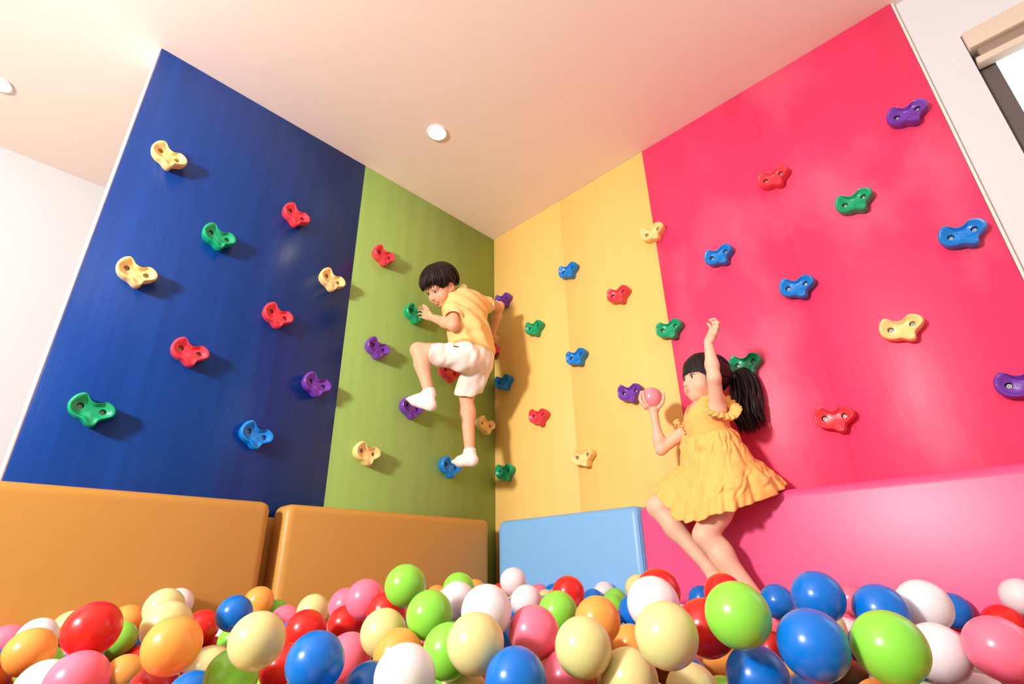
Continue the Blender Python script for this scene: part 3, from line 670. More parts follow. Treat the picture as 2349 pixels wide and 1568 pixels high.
# the countless balls below and beyond: one object
FILL = [
    (4,236,-1053,451),(4,884,-836,364),(0,438,-325,488),(4,1864,-160,412),(4,1721,-265,306),(6,243,-2756,424),(1,323,-2755,432),(5,399,-2752,427),(5,485,-2749,432),(1,574,-2753,430),
    (4,652,-2753,415),(3,737,-2753,423),(2,817,-2749,427),(1,897,-2757,433),(6,973,-2756,432),(4,1063,-2754,432),(2,1135,-2747,394),(2,1216,-2745,433),(1,1304,-2746,428),(0,1386,-2745,420),
    (3,1469,-2751,430),(1,1541,-2747,406),(0,1632,-2753,432),(2,1707,-2748,424),(6,1786,-2747,437),(5,1872,-2744,424),(4,1958,-2755,443),(6,2036,-2749,443),(1,2120,-2746,421),(0,2196,-2756,424),
    (0,2275,-2745,423),(0,2358,-2750,440),(6,2449,-2747,425),(3,2524,-2747,421),(2,2608,-2752,434),(5,2689,-2748,432),(1,202,-2684,425),(3,277,-2680,426),(6,368,-2681,414),(4,446,-2684,431),
    (4,525,-2681,436),(0,607,-2682,423),(0,689,-2685,428),(3,777,-2679,433),(1,859,-2675,433),(4,939,-2675,422),(5,1015,-2682,423),(5,1098,-2682,432),(5,1180,-2685,388),(5,1259,-2677,420),
    (4,1337,-2679,408),(1,1426,-2682,403),(6,1583,-2682,424),(0,1668,-2673,422),(2,1748,-2677,440),(5,1838,-2684,392),(4,1918,-2686,394),(5,1989,-2676,442),(4,2076,-2686,401),(3,2156,-2675,425),
    (4,2241,-2681,386),(4,2323,-2682,429),(1,2405,-2679,439),(4,2483,-2684,391),(5,2569,-2679,443),(0,2639,-2682,398),(6,2730,-2679,436),(3,165,-2606,426),(4,242,-2607,421),(1,325,-2607,432),
    (4,404,-2615,426),(0,491,-2607,429),(4,566,-2611,411),(4,643,-2604,435),(6,737,-2614,417),(4,818,-2610,421),(4,892,-2607,399),(4,975,-2607,433),(2,1050,-2604,407),(6,1137,-2608,424),
    (4,1225,-2613,390),(5,1296,-2607,439),(3,1388,-2614,433),(4,1469,-2613,428),(6,1548,-2606,429),(2,1629,-2606,427),(5,1711,-2608,436),(6,1790,-2611,430),(1,1877,-2613,423),(0,2031,-2612,425),
    (5,2117,-2609,440),(2,2193,-2604,431),(6,2283,-2605,442),(4,2360,-2607,433),(3,2438,-2609,442),(5,2529,-2616,416),(1,2603,-2614,383),(0,2691,-2602,432),(1,199,-2538,432),(3,286,-2544,417),
    (3,369,-2538,428),(0,449,-2536,430),(1,527,-2542,417),(2,615,-2545,390),(1,695,-2542,415),(1,770,-2541,425),(5,852,-2532,418),(6,940,-2545,398),(1,1013,-2535,416),(4,1097,-2536,432),
    (0,1183,-2543,427),(4,1262,-2545,397),(5,1341,-2542,423),(5,1425,-2545,424),(6,1502,-2542,436),(4,1588,-2533,436),(1,1665,-2541,402),(1,1746,-2537,437),(1,1828,-2540,439),(1,1919,-2544,421),
    (0,1997,-2538,430),(4,2077,-2535,422),(3,2163,-2532,430),(0,2238,-2541,434),(0,2316,-2538,422),(1,2401,-2534,424),(5,2488,-2544,425),(2,2567,-2541,423),(1,2640,-2534,400),(4,2721,-2532,439),
    (4,246,-2465,424),(6,323,-2461,424),(1,399,-2474,386),(0,489,-2466,430),(3,565,-2469,419),(2,647,-2471,433),(4,726,-2472,431),(2,811,-2470,438),(3,899,-2472,419),(2,975,-2467,424),
    (4,1058,-2465,436),(1,1134,-2466,418),(1,1213,-2474,420),(3,1305,-2469,429),(0,1382,-2472,419),(5,1460,-2463,427),(4,1544,-2471,437),(3,1630,-2469,431),(4,1707,-2467,434),(6,1791,-2462,442),
    (5,1865,-2469,421),(6,1951,-2463,436),(6,2035,-2473,439),(2,2118,-2470,439),(6,2273,-2473,432),(6,2363,-2466,421),(2,2439,-2465,429),(4,2519,-2475,426),(4,2692,-2465,407),(0,203,-2402,422),
    (0,279,-2392,431),(0,367,-2399,430),(4,452,-2399,423),(0,522,-2403,388),(5,602,-2396,414),(3,692,-2394,435),(5,770,-2399,423),(0,856,-2393,417),(3,932,-2403,420),(1,1019,-2391,439),
    (3,1091,-2398,417),(6,1179,-2399,436),(4,1265,-2402,430),(1,1337,-2402,391),(4,1420,-2393,427),(4,1500,-2395,425),(4,1580,-2390,423),(4,1663,-2397,419),(6,1753,-2403,401),(2,1837,-2397,442),
    (1,1918,-2394,421),(4,1996,-2403,420),(5,2080,-2400,438),(3,2157,-2393,436),(1,2245,-2397,441),(5,2324,-2396,432),(0,2400,-2395,425),(1,2482,-2395,428),(4,2560,-2403,439),(3,2651,-2392,437),
    (4,2729,-2403,441),(6,245,-2331,392),(0,326,-2326,425),(6,401,-2327,411),(6,483,-2330,414),(5,566,-2333,391),(1,647,-2320,429),(4,729,-2331,415),(1,811,-2324,433),(0,893,-2322,434),
    (2,980,-2329,406),(6,1052,-2325,377),(2,1138,-2331,428),(2,1215,-2334,427),(2,1300,-2326,421),(3,1382,-2329,400),(5,1463,-2324,426),(4,1548,-2322,399),(1,1708,-2326,421),(2,1787,-2331,438),
    (6,1874,-2329,441),(2,2037,-2320,433),(5,2111,-2325,401),(3,2202,-2329,423),(2,2274,-2322,402),(1,2356,-2320,441),(1,2440,-2333,404),(1,2523,-2331,425),(2,2602,-2321,421),(1,2692,-2327,438),
    (4,201,-2250,412),(1,279,-2256,420),(1,361,-2259,410),(0,445,-2251,429),(4,526,-2249,432),(3,606,-2261,390),(2,696,-2254,434),(3,771,-2256,414),(5,851,-2250,416),(4,929,-2262,386),
    (4,1017,-2255,436),(2,1100,-2254,430),(0,1179,-2262,419),(2,1262,-2260,427),(1,1344,-2255,424),(3,1420,-2261,434),(0,1508,-2261,425),(5,1581,-2254,406),(3,1673,-2259,435),(6,1751,-2250,437),
    (1,1837,-2255,420),(1,1910,-2253,389),(3,1996,-2261,396),(6,2074,-2250,422),(2,2155,-2252,430),(2,2238,-2258,423),(1,2317,-2251,439),(0,2399,-2254,440),(5,2487,-2262,424),(5,2648,-2251,422),
    (2,2733,-2251,426),(0,240,-2182,425),(2,316,-2180,408),(1,400,-2186,412),(5,488,-2190,402),(3,571,-2179,418),(3,646,-2184,425),(4,736,-2184,422),(3,809,-2182,388),(0,888,-2188,377),
    (3,975,-2187,418),(6,1057,-2183,424),(0,1143,-2191,418),(2,1222,-2184,435),(6,1307,-2185,437),(2,1385,-2185,430),(5,1471,-2188,429),(4,1545,-2183,401),(5,1629,-2192,429),(2,1708,-2184,434),
    (4,1791,-2192,408),(2,1875,-2187,440),(4,1954,-2184,437),(1,2041,-2192,384),(3,2204,-2190,432),(2,2284,-2186,407),(6,2358,-2186,428),(2,2442,-2187,422),(3,2529,-2179,434),(2,2599,-2180,389),
    (3,203,-2118,394),(4,281,-2116,380),(0,370,-2121,384),(6,450,-2119,428),(5,532,-2112,408),(1,608,-2111,421),(0,684,-2111,419),(6,767,-2117,394),(5,851,-2122,437),(5,929,-2117,421),
    (3,1015,-2117,436),(6,1093,-2108,425),(1,1186,-2117,419),(0,1265,-2120,435),(6,1347,-2119,426),(1,1424,-2110,439),(0,1505,-2114,439),(0,1581,-2109,440),(1,1664,-2113,438),(0,1751,-2121,422),
    (3,1827,-2120,432),(1,1916,-2114,443),(4,1994,-2115,424),(1,2082,-2112,444),(0,2163,-2121,435),(1,2238,-2111,422),(5,2322,-2113,430),(0,2396,-2112,402),(3,2480,-2121,428),(5,2561,-2113,397),
    (2,2649,-2116,438),(0,2729,-2114,439),(2,167,-2044,428),(2,243,-2046,414),(1,325,-2047,422),(4,403,-2042,420),(1,491,-2042,419),(1,571,-2043,415),(5,655,-2049,371),(6,728,-2048,433),
    (1,812,-2039,425),(0,890,-2039,434),(1,970,-2040,428),(0,1052,-2046,393),(2,1134,-2043,429),(4,1220,-2049,437),(0,1302,-2042,433),(0,1380,-2041,428),(3,1470,-2045,424),(4,1545,-2046,403),
    (0,1624,-2039,421),(2,1703,-2047,438),(6,1791,-2045,431),(5,1876,-2048,440),(1,1951,-2042,441),(0,2034,-2048,427),(0,2112,-2050,411),(1,2200,-2046,444),(4,2285,-2040,440),(2,2358,-2041,402),
    (2,2435,-2050,428),(2,2527,-2051,430),(6,2606,-2039,434),(0,2683,-2050,412),(4,205,-1969,417),(5,278,-1980,399),(0,361,-1973,397),(4,447,-1976,415),(4,527,-1970,407),(6,609,-1968,405),
    (2,696,-1972,431),(5,768,-1974,406),(4,854,-1972,433),(2,930,-1971,425),(3,1022,-1967,426),(4,1095,-1968,399),(1,1183,-1968,440),(0,1260,-1976,419),(2,1341,-1978,416),(2,1425,-1968,436),
    (6,1501,-1975,432),(3,1587,-1967,435),(4,1665,-1977,434),(2,1743,-1974,443),(6,1837,-1973,434),(0,1910,-1972,412),(2,1996,-1967,420),(2,2070,-1978,438),(6,2163,-1972,441),(4,2235,-1977,405),
    (2,2325,-1974,441),(0,2403,-1970,435),(1,2485,-1967,431),(2,2568,-1967,422),(5,2642,-1976,414),(1,2727,-1967,425),(4,243,-1909,380),(2,327,-1909,366),(2,399,-1903,389),(1,481,-1903,416),
    (4,562,-1907,374),(6,655,-1905,425),(3,731,-1904,424),(4,808,-1903,412),(2,894,-1896,416),(2,969,-1902,437),(4,1057,-1897,424),(2,1145,-1907,416),(5,1217,-1898,379),(2,1298,-1897,437),
    (3,1382,-1905,442),(0,1460,-1907,401),(2,1548,-1897,423),(4,1631,-1899,426),(0,1709,-1902,423),(0,1796,-1908,425),(4,1874,-1903,441),(5,1955,-1909,393),(4,2041,-1906,426),(4,2121,-1909,432),
    (2,2204,-1898,425),(0,2365,-1907,411),(2,2441,-1906,417),(0,2524,-1904,399),(4,2602,-1902,439),(0,2684,-1910,400),(6,205,-1828,422),(1,276,-1836,394),(3,452,-1836,381),(0,612,-1839,412),
    (1,686,-1831,392),(1,778,-1836,390),(3,936,-1836,389),(2,1018,-1835,397),(6,1100,-1831,399),(6,1179,-1837,408),(2,1264,-1831,426),(2,1345,-1836,435),(6,1420,-1831,413),(0,1506,-1828,440),
    (4,1593,-1836,445),(6,1670,-1837,402),(4,1746,-1833,437),(1,1836,-1828,444),(2,1917,-1827,446),(4,1997,-1837,436),(6,2075,-1830,429),(0,2163,-1836,433),(3,2234,-1827,403),(2,2326,-1836,429),
    (5,2407,-1827,424),(3,2482,-1839,441),(6,2569,-1826,440),(2,2645,-1834,436),(4,2726,-1826,431),(0,643,-1767,361),(3,970,-1756,384),(4,1052,-1765,397),(4,1131,-1763,406),(2,1220,-1763,401),
    (0,1296,-1755,412),(2,1388,-1756,414),(1,1470,-1763,427),(0,1550,-1764,427),(5,1627,-1763,445),(6,1714,-1759,444),(1,1787,-1765,411),(3,1873,-1769,405),(5,1950,-1768,409),(4,2029,-1765,433),
    (6,2117,-1758,429),(2,2196,-1757,423),(6,2279,-1767,422),(5,2366,-1760,433),(5,2446,-1756,435),(0,2523,-1769,424),(2,2609,-1767,411),(6,2683,-1756,428),(2,1182,-1698,398),(6,1263,-1694,380),
    (5,1340,-1691,407),(6,1511,-1698,416),(4,1591,-1698,433),(6,1672,-1689,432),(4,1747,-1698,395),(5,1835,-1687,441),(0,1912,-1695,430),(5,1989,-1694,424),(4,2075,-1687,431),(5,2162,-1691,441),
    (1,2245,-1697,432),(5,2315,-1696,399),(6,2394,-1690,443),(0,2482,-1689,424),(5,2568,-1687,435),(4,2652,-1691,395),(0,2720,-1687,428),(5,398,-1628,382),(3,1299,-1624,401),(0,1382,-1616,411),
    (5,1469,-1623,417),(6,1541,-1621,389),(6,1624,-1617,428),(5,1709,-1623,425),(5,1786,-1623,442),(6,1869,-1617,448),(5,1951,-1620,425),(1,2039,-1622,398),(0,2112,-1618,435),(0,2204,-1614,436),
    (4,2274,-1624,395),(6,2365,-1615,443),(1,2446,-1621,435),(0,2520,-1620,410),(6,2606,-1627,403),(6,2689,-1622,405),(5,1257,-1555,384),(4,1347,-1556,378),(5,1502,-1553,411),(5,1585,-1545,411),
    (0,1744,-1557,409),(5,1833,-1548,428),(5,1917,-1556,402),(5,1998,-1551,429),(1,2082,-1557,391),(0,2158,-1548,428),(1,2235,-1552,406),(0,2327,-1556,402),(4,2477,-1547,438),(4,2561,-1557,438),
    (1,2652,-1555,444),(5,2728,-1554,438),(3,407,-1474,417),(6,487,-1477,432),(2,735,-1484,395),(1,1221,-1480,374),(2,1389,-1485,387),(2,1544,-1475,404),(2,1628,-1475,412),(2,1703,-1484,410),
    (2,1784,-1486,430),(6,1866,-1479,435),(1,1960,-1478,449),(1,2038,-1474,448),(4,2114,-1483,426),(4,2204,-1483,447),(1,2282,-1475,423),(4,2366,-1485,441),(4,2435,-1473,402),(2,2519,-1480,425),
    (6,2600,-1481,421),(4,2688,-1476,432),(0,202,-1413,431),(3,685,-1403,442),(2,775,-1413,423),(6,1264,-1410,387),(2,1510,-1403,390),(2,1671,-1413,406),(5,1746,-1409,413),(6,1824,-1403,422),
    (2,1912,-1407,430),(6,1996,-1406,428),(4,2080,-1409,437),(3,2154,-1415,429),(4,2234,-1405,438),(0,2326,-1413,441),(4,2404,-1410,438),(3,2478,-1406,427),(4,2565,-1407,425),(5,2652,-1414,401),
    (3,2734,-1405,430),(2,164,-1337,430),(5,566,-1345,426),(1,651,-1339,416),(6,729,-1345,413),(6,1877,-1341,406),(0,1956,-1338,430),(2,2036,-1339,434),(2,2115,-1337,425),(0,2196,-1343,415),
    (0,2274,-1339,433),(5,2356,-1342,435),(6,2444,-1333,435),(0,2524,-1332,443),(6,2605,-1339,442),(1,2685,-1334,424),(6,358,-1262,432),(6,694,-1267,426),(0,1919,-1264,418),(1,1995,-1265,448),
    (0,2074,-1271,435),(4,2150,-1263,440),(4,2239,-1267,445),(6,2313,-1262,428),(5,2401,-1269,428),(5,2481,-1267,427),(6,2560,-1275,407),(1,2646,-1274,380),(1,2733,-1275,421),(5,242,-1198,402),
    (2,411,-1200,443),(0,1062,-1197,430),(1,1140,-1194,445),(2,1955,-1194,433),(1,2028,-1201,398),(1,2120,-1198,412),(5,2276,-1198,396),(0,2357,-1191,433),(2,2449,-1198,433),(1,2530,-1199,436),
    (2,2609,-1201,428),(5,2685,-1203,426),(2,275,-1125,409),(5,361,-1122,444),(1,439,-1133,411),(4,604,-1131,426),(0,687,-1124,464),(0,770,-1124,467),(3,932,-1125,449),(1,1022,-1124,423),
    (2,1102,-1123,467),(4,1993,-1129,434),(5,2077,-1124,432),(0,2158,-1132,423),(0,2242,-1131,441),(6,2326,-1131,386),(5,2402,-1130,420),(4,2483,-1132,412),(2,2560,-1125,438),(3,2641,-1121,435),
    (4,2729,-1125,425),(2,326,-1053,445),(3,401,-1050,440),(0,483,-1051,458),(6,567,-1063,434),(2,654,-1050,450),(0,735,-1052,470),(1,817,-1054,473),(2,1225,-1056,420),(0,1956,-1055,426),
    (4,2029,-1062,406),(1,2111,-1062,402),(6,2204,-1050,435),(2,2282,-1059,429),(4,2359,-1054,424),(3,2439,-1061,433),(4,2530,-1054,421),(3,2601,-1055,391),(0,2685,-1063,401),(3,197,-984,444),
    (1,286,-981,434),(0,368,-990,398),(1,529,-990,442),(5,610,-986,463),(1,766,-982,462),(4,853,-984,450),(2,934,-989,473),(1,1095,-983,435),(1,1182,-984,410),(0,1259,-983,425),
    (0,1417,-987,451),(4,1584,-992,394),(1,1992,-984,429),(2,2078,-983,425),(2,2150,-992,404),(0,2242,-985,429),(3,2313,-988,390),(2,2404,-982,426),(0,2486,-992,428),(1,2566,-981,440),
    (6,2649,-983,428),(0,2727,-988,439),(3,241,-916,452),(3,398,-910,459),(0,483,-910,450),(1,568,-916,461),(0,647,-909,448),(4,727,-908,439),(0,807,-913,455),(6,898,-912,383),
    (5,1063,-917,406),(3,1222,-921,389),(2,1306,-911,378),(3,1956,-919,413),(2,2037,-909,421),(5,2122,-910,419),(5,2196,-917,440),(6,2282,-920,428),(2,2364,-921,394),(6,2444,-911,420),
    (1,2530,-917,412),(4,2601,-921,378),(2,2687,-909,433),(4,194,-851,459),(0,281,-839,457),(1,367,-840,450),(0,443,-851,426),(5,521,-839,447),(4,610,-839,459),(1,691,-844,422),
    (5,778,-842,443),(0,1022,-851,438),(5,1096,-844,423),(2,1991,-845,422),(2,2075,-850,385),(3,2154,-844,396),(6,2236,-850,433),(6,2326,-841,424),(5,2400,-843,400),(6,2476,-839,427),
    (6,2567,-845,422),(5,2639,-843,389),(2,2720,-849,399),(0,163,-778,451),(6,244,-769,449),(1,325,-773,465),(2,399,-776,426),(2,483,-773,464),(6,568,-769,473),(4,643,-771,458),
    (4,728,-771,475),(2,819,-777,433),(0,896,-770,400),(3,972,-779,442),(6,1143,-767,443),(2,1223,-775,397),(0,1302,-779,411),(4,1950,-776,415),(2,2033,-771,418),(5,2110,-780,420),
    (5,2204,-775,422),(2,2273,-774,374),(3,2357,-778,382),(1,2437,-778,375),(0,2523,-777,435),(4,2609,-774,437),(1,2684,-780,436),(4,276,-701,477),(3,358,-700,471),(3,441,-707,469),
    (5,523,-703,469),(4,614,-705,437),(1,693,-709,444),(5,774,-701,451),(4,856,-701,460),(5,939,-700,452),(5,1015,-699,453),(0,1090,-703,452),(1,1178,-705,394),(5,1265,-705,409),
    (6,1914,-704,412),(3,1997,-697,425),(2,2079,-705,431),(2,2163,-702,429),(2,2233,-709,388),(5,2318,-706,427),(5,2395,-702,430),(4,2486,-710,416),(4,2568,-698,436),(6,2646,-706,435),
    (4,2725,-697,427),(6,239,-637,443),(1,321,-626,443),(3,571,-638,478),(6,896,-635,456),(4,979,-633,430),(2,1143,-629,391),(4,1223,-636,389),(1,1715,-628,427),(4,1788,-636,392),
    (3,1876,-630,412),(5,1952,-638,411),(3,2031,-627,426),(3,2117,-630,416),(3,2191,-628,401),(3,2273,-634,428),(4,2364,-628,417),(0,2435,-627,385),(3,2520,-638,434),(0,2599,-628,431),
    (1,2682,-627,436),(6,366,-556,485),(5,447,-556,481),(3,530,-568,444),(1,606,-561,470),(1,856,-565,457),(6,934,-568,440),(1,1020,-565,405),(0,1260,-559,381),(0,1346,-562,397),
    (5,1510,-561,419),(5,1662,-556,420),(4,1753,-555,422),(1,1824,-558,384),(6,1918,-565,406),(0,1998,-561,406),(3,2072,-563,422),(0,2163,-559,411),(4,2243,-559,430),(1,2324,-559,425),
    (0,2396,-562,393),(4,2489,-566,429),(3,2562,-561,401),(3,2642,-561,423),(5,2726,-557,430),(0,236,-487,478),(2,317,-497,463),(4,404,-495,455),(6,653,-487,477),(4,726,-495,445),
    (5,808,-490,455),(4,897,-498,437),(2,1141,-495,402),(5,1224,-487,405),(0,1303,-493,405),(6,1552,-492,422),(0,1957,-493,416),(0,2033,-494,415),(3,2119,-490,410),(2,2199,-486,419),
    (3,2284,-488,422),(5,2355,-491,378),(0,2449,-487,425),(2,2526,-487,435),(4,2607,-493,417),(6,2691,-497,395),(5,205,-418,466),(6,287,-415,468),(1,357,-426,430),(2,442,-426,471),
    (0,526,-418,461),(6,766,-420,462),(5,848,-426,443),(2,1009,-417,434),(1,1098,-417,463),(0,1185,-423,424),(0,1267,-420,408),(5,1338,-416,375),(6,1500,-424,422),(4,1665,-416,407),
    (2,1750,-417,387),(2,1826,-419,390),(6,1912,-416,403),(1,1997,-425,421),(5,2071,-422,396),(0,2151,-419,410),(5,2240,-421,430),(4,2404,-427,416),(2,2477,-417,398),(6,2559,-419,419),
    (5,2647,-417,428),(0,2732,-425,431),(3,161,-352,468),(4,243,-355,442),(0,324,-354,428),(3,403,-350,424),(5,488,-347,429),(1,565,-355,434),(0,655,-346,456),(1,735,-352,451),
    (5,811,-357,446),(3,894,-344,445),(4,1141,-356,417),(2,1220,-353,436),(3,1298,-348,411),(4,1388,-347,380),(0,1626,-353,383),(3,1795,-345,380),(5,1878,-349,384),(1,1956,-348,423),
    (4,2041,-353,411),(4,2117,-353,422),(2,2202,-353,423),(3,2284,-346,412),(4,2358,-352,425),(6,2441,-352,421),(5,2525,-356,383),(3,2611,-349,430),(5,2690,-345,415),(6,195,-284,460),
    (2,276,-278,474),(6,368,-280,467),(2,684,-279,422),(0,776,-279,421),(4,930,-282,419),(5,1013,-286,469),(6,1257,-277,422),(2,1429,-283,373),(0,1508,-286,384),(2,1590,-286,375),
    (6,1915,-282,405),(2,2000,-275,424),(4,2081,-274,421),(6,2157,-281,415),(4,2244,-274,413),(4,2315,-276,371),(0,2398,-279,426),(6,2488,-283,418),(5,2559,-283,389),(5,2644,-278,429),
    (5,2729,-281,385),(3,165,-211,456),(1,238,-212,418),(1,330,-214,475),(6,567,-204,422),(0,900,-203,448),(4,968,-206,413),(1,1056,-204,422),(2,1142,-206,416),(4,1217,-207,431),
    (2,1306,-204,386),(5,1378,-206,363),(3,1471,-214,364),(3,1552,-216,383),(3,1631,-208,379),(0,1713,-205,382),(5,1956,-212,430),(3,2031,-213,393),(5,2110,-208,389),(5,2201,-212,412),
    (5,2354,-205,422),(1,2441,-211,412),(0,2525,-209,425),(3,2605,-204,422),(1,2692,-216,422),(3,202,-2734,361),(3,278,-2720,347),(5,365,-2724,348),(5,448,-2721,349),(0,528,-2733,357),
    (5,610,-2725,350),(2,692,-2725,349),(5,766,-2727,329),(4,851,-2724,352),(4,940,-2724,355),(4,1098,-2734,318),(4,1178,-2734,312),(0,1259,-2732,351),(3,1340,-2722,341),(4,1421,-2724,327),
    (0,1505,-2732,336),(3,1592,-2728,335),(4,1754,-2731,351),(4,1825,-2720,316),(2,1913,-2721,322),(3,1995,-2727,369),(6,2078,-2730,334),(0,2158,-2722,350),(2,2245,-2732,320),(2,2325,-2734,361),
    (5,2480,-2733,322),(2,2568,-2725,349),(4,2652,-2728,327),(1,2731,-2733,369),(4,328,-2651,339),(1,399,-2654,308),(1,488,-2655,351),(6,570,-2660,349),(6,654,-2657,351),(1,736,-2657,351),
    (1,887,-2656,330),(5,976,-2652,357),(5,1059,-2661,353),(1,1141,-2656,328),(1,1226,-2661,320),(3,1303,-2657,324),(6,1549,-2659,343),(4,1626,-2653,353),(0,1710,-2650,350),(5,1793,-2655,338),
    (2,1951,-2653,318),(4,2041,-2653,335),(5,2275,-2656,319),(3,2362,-2655,354),(2,2436,-2650,332),(1,2530,-2655,333),(2,2688,-2658,335),(0,201,-2580,363),(3,287,-2579,350),(3,368,-2580,352),
    (0,451,-2586,349),(6,689,-2592,329),(1,774,-2587,353),(4,849,-2589,339),(0,941,-2583,314),(4,1094,-2583,344),(3,1186,-2591,325),(5,1262,-2581,328),(3,1348,-2584,358),(2,1426,-2589,356),
    (0,1501,-2590,346),(6,1584,-2589,359),(2,1662,-2581,326),(6,1754,-2583,354),(5,1825,-2580,319),(5,1911,-2581,351),(5,1997,-2581,350),(2,2082,-2580,355),(2,2163,-2580,356),(0,2243,-2584,358),
    (4,2324,-2589,348),(4,2398,-2588,363),(3,2486,-2582,347),(6,2558,-2583,326),(1,2649,-2590,329),(6,2724,-2585,356),(0,240,-2517,346),(2,319,-2515,327),(3,480,-2518,321),(1,562,-2512,331),
    (4,655,-2509,330),(2,808,-2521,334),(0,898,-2513,330),(2,1058,-2512,349),(1,1132,-2517,334),(6,1225,-2513,326),(4,1306,-2512,341),(5,1458,-2509,365),(4,1545,-2514,357),(1,1632,-2509,332),
    (6,1869,-2511,356),(0,1955,-2509,355),(3,2034,-2519,318),(6,2123,-2521,328),(5,2203,-2516,360),(2,2283,-2513,348),(6,2358,-2509,326),(2,2442,-2509,366),(2,2521,-2510,348),(2,2610,-2515,333),
    (1,2689,-2519,335),(3,197,-2443,355),(3,284,-2443,349),(3,363,-2443,312),(2,448,-2451,333),(5,525,-2439,306),(1,604,-2448,349),(1,687,-2441,357),(0,777,-2448,348),(0,856,-2450,347),
    (0,935,-2448,344),(1,1018,-2439,361),(4,1098,-2447,355),(3,1186,-2447,340),(0,1424,-2440,353),(6,1506,-2446,362),(2,1580,-2438,356),(4,1748,-2451,326),(3,1825,-2442,348),(2,1906,-2448,330),
    (4,1997,-2443,356),(2,2079,-2438,363),(5,2152,-2440,327),(6,2232,-2449,338),(3,2324,-2441,355),(0,2397,-2445,329),(0,2486,-2439,362),(2,2558,-2445,330),(3,2641,-2444,341),(5,2732,-2443,328),
    (0,235,-2380,335),(0,324,-2376,349),(4,399,-2379,338),(5,487,-2376,321),(5,572,-2369,319),(1,653,-2369,358),(6,735,-2377,352),(4,818,-2370,339),(4,897,-2370,342),(0,979,-2381,332),
    (6,1138,-2374,351),(3,1213,-2376,360),(2,1308,-2369,318),(5,1382,-2377,327),(6,1467,-2380,319),(4,1542,-2374,342),(4,1627,-2377,338),(6,1706,-2381,346),(0,1786,-2372,333),(5,1866,-2376,350),
    (1,1949,-2368,341),(6,2037,-2374,356),(3,2120,-2371,335),(3,2194,-2367,357),(6,2283,-2367,338),(5,2368,-2370,354),(2,2436,-2380,319),(6,2611,-2372,365),(2,2689,-2371,367),(3,195,-2310,327),
    (0,279,-2297,319),(4,366,-2303,342),(4,446,-2297,345),(6,523,-2302,319),(1,689,-2301,347),(4,770,-2306,349),(5,851,-2300,351),(1,934,-2305,314),(1,1104,-2307,318),(0,1256,-2298,347),
    (3,1341,-2299,329),(0,1427,-2307,336),(2,1586,-2301,326),(1,1674,-2300,355),(3,1743,-2302,316),(4,1828,-2297,352),(5,1996,-2300,317),(2,2160,-2303,322),(3,2234,-2298,340),(2,2405,-2308,327),
    (3,2480,-2309,333),(4,2564,-2300,343),(2,2653,-2307,339),(6,2732,-2302,359),(6,241,-2232,335),(4,316,-2227,338),(1,412,-2231,327),(1,565,-2229,318),(0,648,-2237,331),(3,730,-2230,340),
    (2,809,-2226,311),(2,892,-2239,318),(0,976,-2232,323),(6,1052,-2230,361),(0,1143,-2227,332),(2,1225,-2232,324),(3,1298,-2234,358),(3,1383,-2227,347),(6,1457,-2234,332),(4,1542,-2229,336),
    (0,1622,-2236,342),(5,1956,-2230,324),(6,2038,-2235,320),(2,2114,-2239,356),(5,2193,-2233,363),(4,2360,-2235,357),(5,2446,-2238,350),(4,2522,-2235,359),(3,2605,-2235,335),(3,2690,-2226,357),
    (5,205,-2156,316),(3,444,-2164,308),(1,524,-2162,328),(5,688,-2160,346),(6,855,-2163,310),(4,941,-2164,325),(3,1022,-2166,316),(4,1093,-2160,355),(4,1256,-2166,367),(2,1348,-2163,312),
    (2,1585,-2162,332),(0,1675,-2155,357),(3,1756,-2165,343),(4,1833,-2157,347),(5,1915,-2158,360),(0,2071,-2165,319),(5,2159,-2161,354),(3,2239,-2167,346),(0,2326,-2160,336),(1,2406,-2165,341),
    (4,2485,-2162,350),(2,2652,-2167,330),(1,2733,-2167,330),(2,244,-2089,320),(6,317,-2086,297),(5,403,-2093,320),(3,487,-2085,350),(3,573,-2098,341),(1,727,-2097,321),(4,806,-2094,329),
    (5,896,-2088,356),(5,974,-2086,366),(6,1054,-2093,319),(4,1145,-2090,345),(6,1297,-2089,362),(3,1382,-2097,353),(4,1469,-2090,350),(3,1625,-2093,365),(4,1715,-2086,348),(2,1788,-2099,328),
    (6,1876,-2086,360),(1,1955,-2095,346),(6,2041,-2096,358),(0,2110,-2098,324),(1,2202,-2088,355),(3,2283,-2093,346),(1,2360,-2092,335),(5,2438,-2096,334),(6,2520,-2089,322),(4,2608,-2086,331),
    (4,2691,-2090,338),(0,204,-2017,354),(3,367,-2021,333),(2,444,-2021,335),(6,532,-2015,342),(4,614,-2020,306),(4,776,-2021,344),(1,848,-2016,315),(5,928,-2022,336),(3,1010,-2024,328),
    (3,1099,-2021,336),(6,1175,-2016,351),(4,1255,-2019,355),(6,1335,-2027,332),(5,1423,-2017,369),(5,1505,-2015,344),(6,1587,-2022,338),(0,1670,-2023,355),(6,1749,-2022,318),(6,1831,-2028,345),
    (3,1909,-2027,318),(5,1993,-2018,355),(6,2069,-2020,357),(0,2152,-2016,339),(5,2236,-2016,336),(6,2321,-2026,326),(0,2397,-2021,330),(1,2481,-2022,358),(3,2568,-2015,346),(0,2721,-2016,344),
    (1,238,-1952,316),(6,318,-1949,301),(3,399,-1957,304),(0,486,-1952,333),(3,572,-1951,304),(3,642,-1952,339),(2,738,-1954,331),(1,895,-1951,352),(4,973,-1955,362),(6,1050,-1956,331),
    (4,1144,-1945,344),(2,1216,-1950,319),(6,1298,-1951,353),(6,1383,-1944,346),(0,1458,-1944,326),(0,1551,-1944,358),(4,1629,-1950,355),(2,1711,-1947,361),(5,1789,-1950,357),(6,1877,-1957,343),
